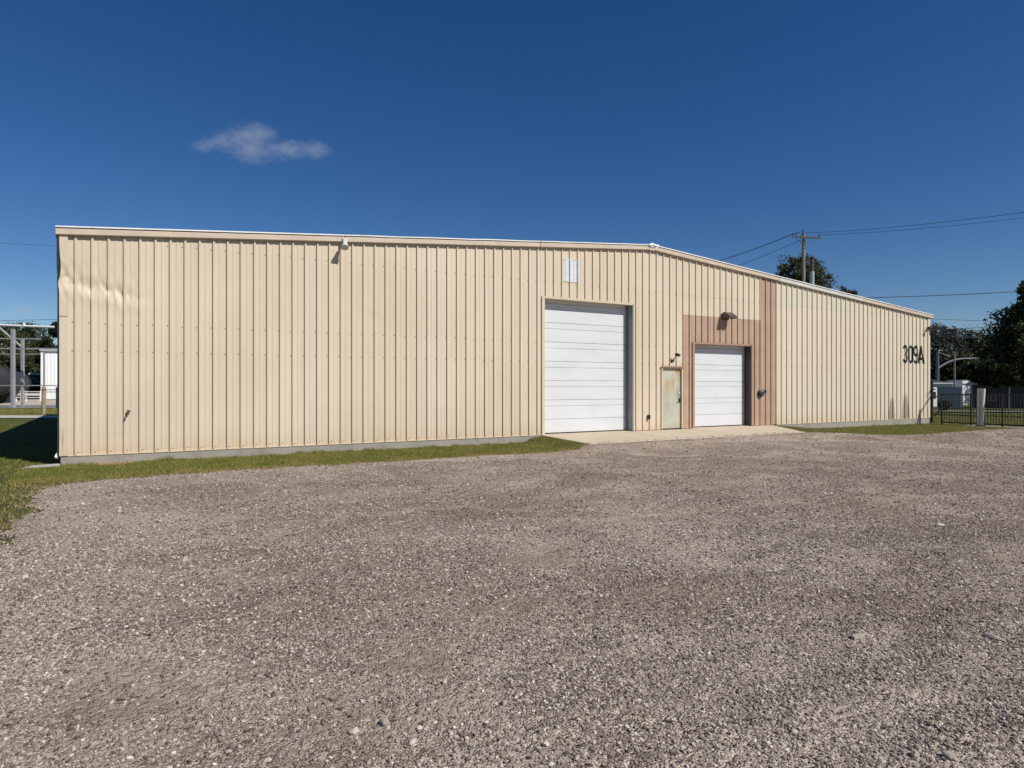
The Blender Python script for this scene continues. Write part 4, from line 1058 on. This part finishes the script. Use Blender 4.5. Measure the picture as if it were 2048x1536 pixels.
for c in (A0 + fo + adir * .1, A1 + fo - adir * .1, Vector((ptop.x, ptop.y, ptop.z - .02)), A0 + fo + adir * .35):
    m = MB(); m.lathe(c + Vector((0, 0, .05)), (0, 0, 1), [(0, .025), (.10, .025), (.11, .07), (.17, .05), (.19, .07), (.25, .04)], 8); m.build('insulator', M_RUST, P1); INS.append(c + Vector((0, 0, .27)))
g = ground_at(1624, 60); t = thing('utility_pole', g, 'shorter pole with grey sleeve and dark rusty top behind the roof', 'pole', 'utility poles')
zt1, zt2 = at(1624, 543, 60).z, at(1624, 516, 60).z
m = MB(); m.tube([g - Vector((0, 0, .2)), Vector((g.x, g.y, zt1))], .20, 12); m.build('sleeve', M_GALV, t)
m = MB(); m.tube([Vector((g.x, g.y, zt1)), Vector((g.x, g.y, zt2))], .15, 10); m.build('top_section', M_RUST, t)
m = MB(); m.lathe((g.x, g.y, zt2), (0, 0, 1), [(0, .24), (.06, .24), (.12, .10), (.22, .08)], 10); m.bar((g.x, g.y, zt2 - .2), (g.x - .75, g.y + .1, zt2 - .45), .06); m.build('cap_bracket', M_RUST, t)
g = ground_at(1909, 82); t = thing('utility_pole', g, 'slim wooden pole beside the curved mast arm behind the shed', 'pole', 'utility poles')
m = MB(); m.tube([g, Vector((g.x, g.y, at(1909, 704, 82).z))], [.12, .09], 8); m.build('shaft', M_WOODP, t)
m = MB(); m.bar(at(1905, 709, 82), at(1913, 709, 82), .06); m.build('crossarm', M_WOODP, t)

def wire(p, q, sag, r, label, group='overhead wires'):
    p, q = Vector(p), Vector(q); m = MB()
    m.tube([p.lerp(q, s) - Vector((0, 0, sag * 4 * s * (1 - s))) for s in np.linspace(0, 1, 17)], r, 5)
    o = m.build('overhead_wire', M_WIRE, origin=p); o['label'] = label; o['category'] = 'wire'; o['group'] = group
RW = 'wire running right from the crossarm of the tall utility pole'; LW = 'wire dropping left from the tall utility pole behind the roof'
wire(INS[0], at(2300, 388, 34), .35, .016, 'higher wire crossing open sky from the utility pole crossarm'); wire(INS[1], at(2300, 402, 36), .30, .013, 'lower thinner wire from the crossarm end above the bright metal brace'); 
wire(INS[0], at(1330, 545, 95), .5, .02, 'wire dropping behind the roof ridge from the crossarm end'); wire(INS[2], at(1330, 548, 95), .5, .02, 'wire dropping behind the roof ridge from the pole top'); wire(at(1602, 480, D1), at(1330, 572, 95), .5, .02, 'lowest wire dropping behind the roof from under the crossarm')
wire(at(1600, 597, 55), at(2250, 568, 50), .25, .030, 'thick black cable crossing low behind the right end of the roof')
wire(at(1700, 628, 90), at(2200, 645, 80), .3, .025, 'thin wire crossing just right of the roof corner above the trees')
FW = 'thin wire strung low above the trees past the iron fence'
for a, b in (((1800, 662), (2200, 640)), ((1800, 655), (2200, 664)), ((1800, 667), (2200, 663)), ((1800, 671.5), (2200, 669))):
    wire(at(*a, 98), at(*b, 90), .15, .042, FW)
wire(at(-150, 477, 60), at(260, 494, 95), .2, .014, 'very thin wire high in the sky beside the crushed corner')
wire(at(-150, 642, 100), at(300, 632, 95), .2, .03, 'dark wire above the white pipe left of the warehouse')

# traffic mast arm
g = ground_at(1874, 92); t = thing('mast_arm_pole', g, 'steel street pole with a long curved mast arm behind the warehouse corner', 'pole')
def gp(px, py, d=92): return at(px, py, d)
m = MB(); m.tube([gp(1872.5, 818), gp(1872.5, 703)], [.16, .13], 10); m.build('dark_post', M_NAVY, t)
m = MB(); m.tube([gp(1876.5, 818, 91.5), gp(1876.5, 700, 91.5)], [.13, .10], 10); m.build('post', M_MAST, t)
m = MB(); m.tube([gp(1877, 736), gp(1884, 731), gp(1895, 725), gp(1908, 720), gp(1925, 717.5), gp(1950, 716.5), gp(1976, 716)], [.15, .15, .14, .13, .11, .09, .07], 8); m.build('mast_arm', M_MAST, t)
m = MB(); m.tube([gp(1877, 705), gp(1890, 709.5), gp(1900, 713)], [.04, .04, .09], 6); m.build('lamp_arm', M_MAST, t)
m = MB(); m.tube([gp(1955, 717), gp(1955, 735)], .05, 6); m.build('hanger', M_MAST, t)

# ================================================================== houses and sheds on the right
def lbox(o, f, r, w0, w1, d0, d1, z0, z1):          # box in a house frame (r along the front, f into depth)
    c = o + r * ((w0 + w1) / 2) + f * ((d0 + d1) / 2) + Vector((0, 0, (z0 + z1) / 2))
    return (c, r * (w1 - w0) / 2, f * (d1 - d0) / 2, Vector((0, 0, (z1 - z0) / 2)))
def frame(px, d, rot):
    g = ground_at(px, d); a = -YAW + rot - math.atan((px - 1024) / FPX); r = Vector((math.cos(a), math.sin(a), 0)); f = Vector((-r.y, r.x, 0)); return g, r, f
# white house, hip roof
g, r, f = frame(1904, 84, R_(37)); ez = at(0, 766, 84).z - g.z
t = thing('white_house', g, 'white bungalow with dark hip roof right behind the warehouse corner', 'house', 'houses past the fence')
m = MB(); m.obox(*lbox(g, f, r, -9, 0, 0, 7, -.3, ez)); m.build('wall', M_HWALL, t)
m = MB(); zr = ez + .9; O = lambda a, b, c: tuple(g + r * a + f * b + Vector((0, 0, c)))
m.v += [O(-9.2, -.2, ez), O(.3, -.2, ez), O(.3, 7.2, ez), O(-9.2, 7.2, ez), O(-5.5, 3.5, zr), O(-3.2, 3.5, zr)]
m.f += [(0, 1, 5, 4), (1, 2, 5), (2, 3, 4, 5), (3, 0, 4), (0, 3, 2, 1)]; m.build('roof', M_ROOFD, t)
m = MB(); m.obox(*lbox(g, f, r, -9.25, .35, -.25, -.21, ez - .12, ez + .05)); m.obox(*lbox(g, f, r, .31, .35, -.21, 7.2, ez - .16, ez + .05)); m.build('fascia', M_GPOST, t)
m = MB(); m.obox(*lbox(g, f, r, -2.9, -2.1, -.03, .0, .95, 1.9)); wn_ = m.build('window', M_HWALL, t)
m = MB(); m.obox(*lbox(g, f, r, -2.85, -2.15, -.05, -.035, 1.0, 1.85)); m.build('pane', M_GLASS, wn_)
# grey shed / container
g, r, f = frame(1874, 75, R_(0)); hz = at(0, 774, 75).z - g.z
t = thing('storage_shed', g, 'plain grey flat topped storage shed behind the iron fence', 'shed')
m = MB(); W_ = 2.32
for i in range(24):
    a = i * W_ / 24; m.obox(*lbox(g, f, r, a, a + W_ / 24, .04 * (i % 2), 2.2, -.15, hz - .06))
m.build('wall', M_SHED, t)
m = MB(); m.obox(*lbox(g, f, r, -.06, W_ + .06, -.06, 2.26, hz - .06, hz)); m.build('roof', M_GREY, t)
# white garage
g, r, f = frame(1925, 90, R_(36)); hz = at(0, 760, 90).z - g.z
t = thing('white_garage', g, 'bright white garage wall between grey shed and dark house', 'garage', 'houses past the fence')
m = MB(); m.obox(*lbox(g, f, r, 0, 1.5, 0, 3, -.2, hz)); m.build('wall', M_HWALL, t)
m = MB(); m.obox(*lbox(g, f, r, -.05, 1.55, -.05, 3.1, hz, hz + .1)); m.build('roof', M_ROOFD, t)
m = MB(); m.obox(*lbox(g, f, r, 0.02, 1.48, -.03, -.002, hz - .62, hz - .48)); m.build('beam', M_DWALL, t)
# dark house under the tree
g, r, f = frame(1946, 78, R_(3)); ez = at(0, 769, 78).z - g.z
t = thing('dark_house', g, 'dark shingled house with small white framed window shaded by the big tree', 'house', 'houses past the fence')
m = MB(); m.obox(*lbox(g, f, r, 0, 11, 0, 3.6, -.3, ez)); m.build('wall', M_DWALL, t)
m = MB(); O = lambda a, b, c: tuple(g + r * a + f * b + Vector((0, 0, c))); zr = ez + 1.5
m.v += [O(-.4, -.5, ez), O(11.5, -.5, ez), O(11.5, 4.1, ez), O(-.4, 4.1, ez), O(1.6, 1.8, zr), O(9.4, 1.8, zr)]
m.f += [(0, 1, 5, 4), (1, 2, 5), (2, 3, 4, 5), (3, 0, 4), (0, 3, 2, 1)]; m.build('roof', M_ROOFD, t)
m = MB(); m.obox(*lbox(g, f, r, 1.35, 2.2, -.05, 0, .85, 1.55)); wn_ = m.build('window', M_GPOST, t)
for a in (1.40, 1.80):
    m = MB(); m.obox(*lbox(g, f, r, a, a + .36, -.065, -.052, .9, 1.5)); m.build('pane', M_GLASS, wn_)
m = MB(); m.obox(*lbox(g, f, r, 3.3, 3.42, -.9, -.8, -.2, ez)); m.build('porch_post', M_GPOST, t)
# gable wall of a further white house behind
g, r, f = frame(1958, 95, R_(36)); hz = at(0, 760, 95).z - g.z
t = thing('gabled_house', g, 'white house gable glimpsed through leaves above the dark roof', 'house', 'houses past the fence')
m = MB(); k = [g + r * a + f * b + Vector((0, 0, c)) for b in (0, 7) for a, c in ((0, -.2), (5, -.2), (5, hz), (2.5, hz + 1.6), (0, hz))]
m.v += [tuple(v) for v in k]; m.f += [(0, 1, 2, 3, 4), (9, 8, 7, 6, 5), (0, 5, 6, 1), (1, 6, 7, 2), (4, 9, 5, 0)]; m.build('wall', M_HWALL, t)
m = MB()
for a0, a1, s in ((-.3, 2.5, 0), (5.3, 2.5, 0)):
    p0, p1 = g + r * a0 + Vector((0, 0, hz - .15)), g + r * a1 + Vector((0, 0, hz + 1.68))
    m.v += [tuple(p0 - f * .3), tuple(p1 - f * .3), tuple(p1 + f * 7.3), tuple(p0 + f * 7.3)] + [tuple(q + Vector((0, 0, .09))) for q in (p0 - f * .3, p1 - f * .3, p1 + f * 7.3, p0 + f * 7.3)]
    n = len(m.v) - 8; m.f += [tuple(n + i for i in q) for q in ((0, 3, 2, 1), (4, 5, 6, 7), (0, 1, 5, 4), (1, 2, 6, 5), (2, 3, 7, 6), (3, 0, 4, 7))]
m.build('roof', M_ROOFD, t)

# ================================================================== yard on the left
# white corrugated shed
g, r, f = frame(81.5, 86, R_(-3)); hz = at(0, 702, 86).z - g.z
t = thing('white_shed', g, 'tall white corrugated metal shed beyond the end wall', 'shed')
m = MB(); W_ = 9.0; n = 48
for i in range(n): m.obox(*lbox(g, f, r, .3 + i * W_ / n, .3 + (i + 1) * W_ / n, .05 * (i % 2), 8, .55, hz))
m.build('wall', M_WHITEB, t)
m = MB(); m.obox(*lbox(g, f, r, 0, .26, -.06, 8, -.2, hz)); m.build('corner_trim', M_HWALL, t)
m = MB(); m.obox(*lbox(g, f, r, -.15, W_ + .5, -.25, 8.2, hz + .001, hz + .28)); m.build('roof', M_GALV, t)
m = MB(); m.obox(*lbox(g, f, r, .27, W_ + .3, -.02, 7.9, -.3, .549)); m.build('plinth', M_HWALL, t)
m = MB(); m.bar(g + r * .42 - f * .12 + Vector((0, 0, 0)), g + r * .42 - f * .12 + Vector((0, 0, hz)), .13); m.build('downspout', M_GREY, t)
# steel pipe rack
D0 = 51.0
g = ground_at(26, D0)
t = thing('pipe_rack', g, 'galvanised steel frame rack with posts, rails and a diagonal brace', 'rack')
def rp(px, py, d=D0): return at(px, py, d)
def post(px, d, ptop_, wd):
    g_ = ground_at(px, d); m = MB(); m.bar(g_ - Vector((0, 0, .1)), Vector((g_.x, g_.y, at(px, ptop_, d).z)), wd, wd, FV); m.build('post', M_GALV, t)
post(26, D0, 658, .22); post(45.2, 54, 678, .19)
for (x0, y0, x1, y1, wd, d) in ((-250, 676, 81, 677.5, .09, 52.5), (-250, 696.5, 170, 697.5, .10, 52.8), (-250, 707, 81, 708, .06, 52.9), (-250, 771, 150, 771, .07, 52.6)):
    m = MB(); m.bar(rp(x0, y0, d), rp(x1, y1, d), wd); m.build('rail', M_GALV, t)
m = MB(); m.bar(rp(-40, 621, 52.2), rp(43, 693, 53.6), .11); m.build('brace', M_GALV, t)
for px in (-160,): post(px, D0, 658, .22)
o = MB().tube([rp(-260, 640, 51.5), rp(180, 657, 51.5)], .085, 12)
o.tube([rp(47.5, 648.5, 51.5) , rp(48.8, 648.6, 51.5)], .12, 12)
o = o.build('white_pipe', M_WHITEB, origin=rp(-260, 640, 51.5), smooth=False); o['label'] = 'long white overhead pipe crossing above the steel rack'; o['category'] = 'pipe'
# black tank
T0, T1 = at(-16, 760, 62), at(58, 772, 104); ax = T1 - T0; L_ = ax.length
t = thing('storage_tank', (T0.x, T0.y, gz(T0.x, T0.y)), 'big dark grey horizontal tank behind the white board fence', 'tank')
m = MB(); R0 = 1.5; m.lathe(T0, ax, [(-.55, .25), (-.42, .8), (-.2, 1.25), (0, R0), (.5, R0), (L_ - .4, R0), (L_ + .2, 1.2), (L_ + .5, .3)], 28); m.build('shell', M_TANK, t, smooth=True)
m = MB(); m.lathe(T0, ax, [(.55, R0 + .04), (.75, R0 + .04)], 28); m.build('band', M_BLK, t)
for s in (.08, .35, .65, .92):
    c = T0.lerp(T1, s); m = MB(); m.obox(Vector((c.x, c.y, (c.z - 1.0 + gz(c.x, c.y)) / 2)), ax.normalized() * .25, Vector((ax.y, -ax.x, 0)).normalized() * 1.1, Vector((0, 0, (c.z - 1.0 - gz(c.x, c.y)) / 2))); m.build('saddle', M_BLK, t)
# dark cabin next to the tank
g, r, f = frame(59, 92, R_(2)); hz = at(0, 746, 92).z - g.z
t = thing('dark_cabin', g, 'small dark cabin with a black window between tank and white shed', 'cabin')
m = MB(); m.obox(*lbox(g, f, r, 0, 1.7, 0, 3, -.2, hz - .25)); m.build('wall', M_TANK, t)
m = MB(); m.obox(*lbox(g, f, r, -.12, 1.82, -.15, 3.15, hz - .249, hz)); m.build('roof', M_SHED, t)
m = MB(); m.obox(*lbox(g, f, r, .2, 1.5, -.03, -.001, hz - 1.1, hz - .55)); m.build('window', M_GLASS, t)
m = MB(); m.obox(*lbox(g, f, r, -.05, 1.75, -.05, -.005, hz - 1.32, hz - 1.22)); m.build('ledge', M_GALV, t)
# white board fence
g = ground_at(40, 74); t = thing('board_fence', g, 'low white board fence along the sandy lot', 'fence')
for (y0, y1, hw) in ((782, 783.5, .09), (787.5, 789, .26), (794.5, 795, .10)):
    m = MB(); m.bar(at(-200, y0, 74), at(81, y1, 74), .05, hw); m.build('board', M_WHITEB, t)
for px in (-150, -110, -70, -35, 5, 33, 42, 53, 81):
    g_ = ground_at(px, 74.1); m = MB(); m.bar(g_, Vector((g_.x, g_.y, at(px, 782, 74.1).z)), .14); m.build('post', M_WHITEB, t)
# pipe fence before the white shed
g = ground_at(104, 50.5); t = thing('pipe_fence', g, 'short grey three rail pipe fence in front of the white shed', 'fence')
for y_ in (779.5, 784, 799):
    m = MB(); m.bar(at(90, y_, 50.6), at(175, y_, 50.6), .055); m.build('rail', M_GREY, t)
g_ = ground_at(114, 50.5); m = MB(); m.bar(g_, Vector((g_.x, g_.y, at(114, 774, 50.5).z)), .13); m.build('post', M_BLK, t)
g_ = ground_at(150, 50.5); m = MB(); m.bar(g_, Vector((g_.x, g_.y, at(150, 774, 50.5).z)), .13); m.build('post', M_BLK, t)
# timber bollard
g = ground_at(87, 39.5); t = thing('timber_bollard', g, 'weathered timber bollard standing in the lawn by the end wall', 'bollard')
m = MB(); m.tube([g - Vector((0, 0, .1)), g + Vector((.01, 0, .9)), g + Vector((.02, 0, 1.62)), g + Vector((.02, 0, 1.70))], [.105, .115, .11, .08], 12); m.build('shaft', M_BOLW, t)
m = MB(); m.lathe(g + Vector((.02, 0, 1.45)), (0, 0, 1), [(0, .119), (.06, .119)], 12); m.build('band', M_RUST, t)

# ================================================================== clouds
def make_cloud_mat(dens, sc, seed):
    m = bpy.data.materials.new('cloud_vapour'); m.use_nodes = True; nt = m.node_tree; t = NT(nt)
    nt.nodes.remove(nt.nodes['Principled BSDF'])
    tc = t.n('ShaderNodeTexCoord').outputs['Object']
    v = t.n('ShaderNodeVectorMath', operation='LENGTH'); t.l(tc, v.inputs[0])
    mp = t.n('ShaderNodeMapping'); t.l(tc, mp.inputs[0]); mp.inputs['Location'].default_value = (seed, seed * 2, 0); mp.inputs['Scale'].default_value = sc
    n = t.noise(mp.outputs[0], 1.0, 7, .66, .9)
    a = t.math('SUBTRACT', t.math('ADD', n, .42), t.math('MULTIPLY', v.outputs['Value'], .62))
    d = t.math('MULTIPLY', t.ramp(a, [(.50, 0.0), (.85, 1.0)]), dens)
    pv = t.n('ShaderNodeVolumePrincipled'); t.l(d, pv.inputs['Density']); pv.inputs['Color'].default_value = (.95, .95, .97, 1); pv.inputs['Anisotropy'].default_value = .0
    t.l(pv.outputs[0], nt.nodes['Material Output'].inputs['Volume'])
    return m
def cloud(blobs, dens, label):
    c0 = blobs[0]; DC = 1500
    t = thing('cloud', at(c0[0], c0[1], DC), label, 'cloud')
    for i, (px, py, wx, wy) in enumerate(blobs):
        bm = bmesh.new(); bmesh.ops.create_icosphere(bm, subdivisions=2, radius=1); me = bpy.data.meshes.new('puff'); bm.to_mesh(me); bm.free()
        me.materials.append(make_cloud_mat(dens, (2.2, 1.8, 2.0), i * 3.7 + px * .01))
        o = bpy.data.objects.new('puff', me); COL.objects.link(o); o.parent = t
        o.location = at(px, py, DC) - at(c0[0], c0[1], DC); s = DC / FPX
        o.scale = (wx * s, wx * s * .6, wy * s); o.rotation_euler = (0, 0, -YAW)
cloud([(505, 272, 78, 46), (450, 284, 62, 32), (408, 292, 46, 20), (505, 305, 72, 34), (575, 300, 70, 32), (632, 300, 52, 30)], .0085, 'small thin wispy white cloud in the clear blue sky')
cloud([(50, 621, 52, 17)], .010, 'tiny pale cloud low over the yard left of the warehouse')

for o in scn.objects:
    if '_w' in o: del o['_w']
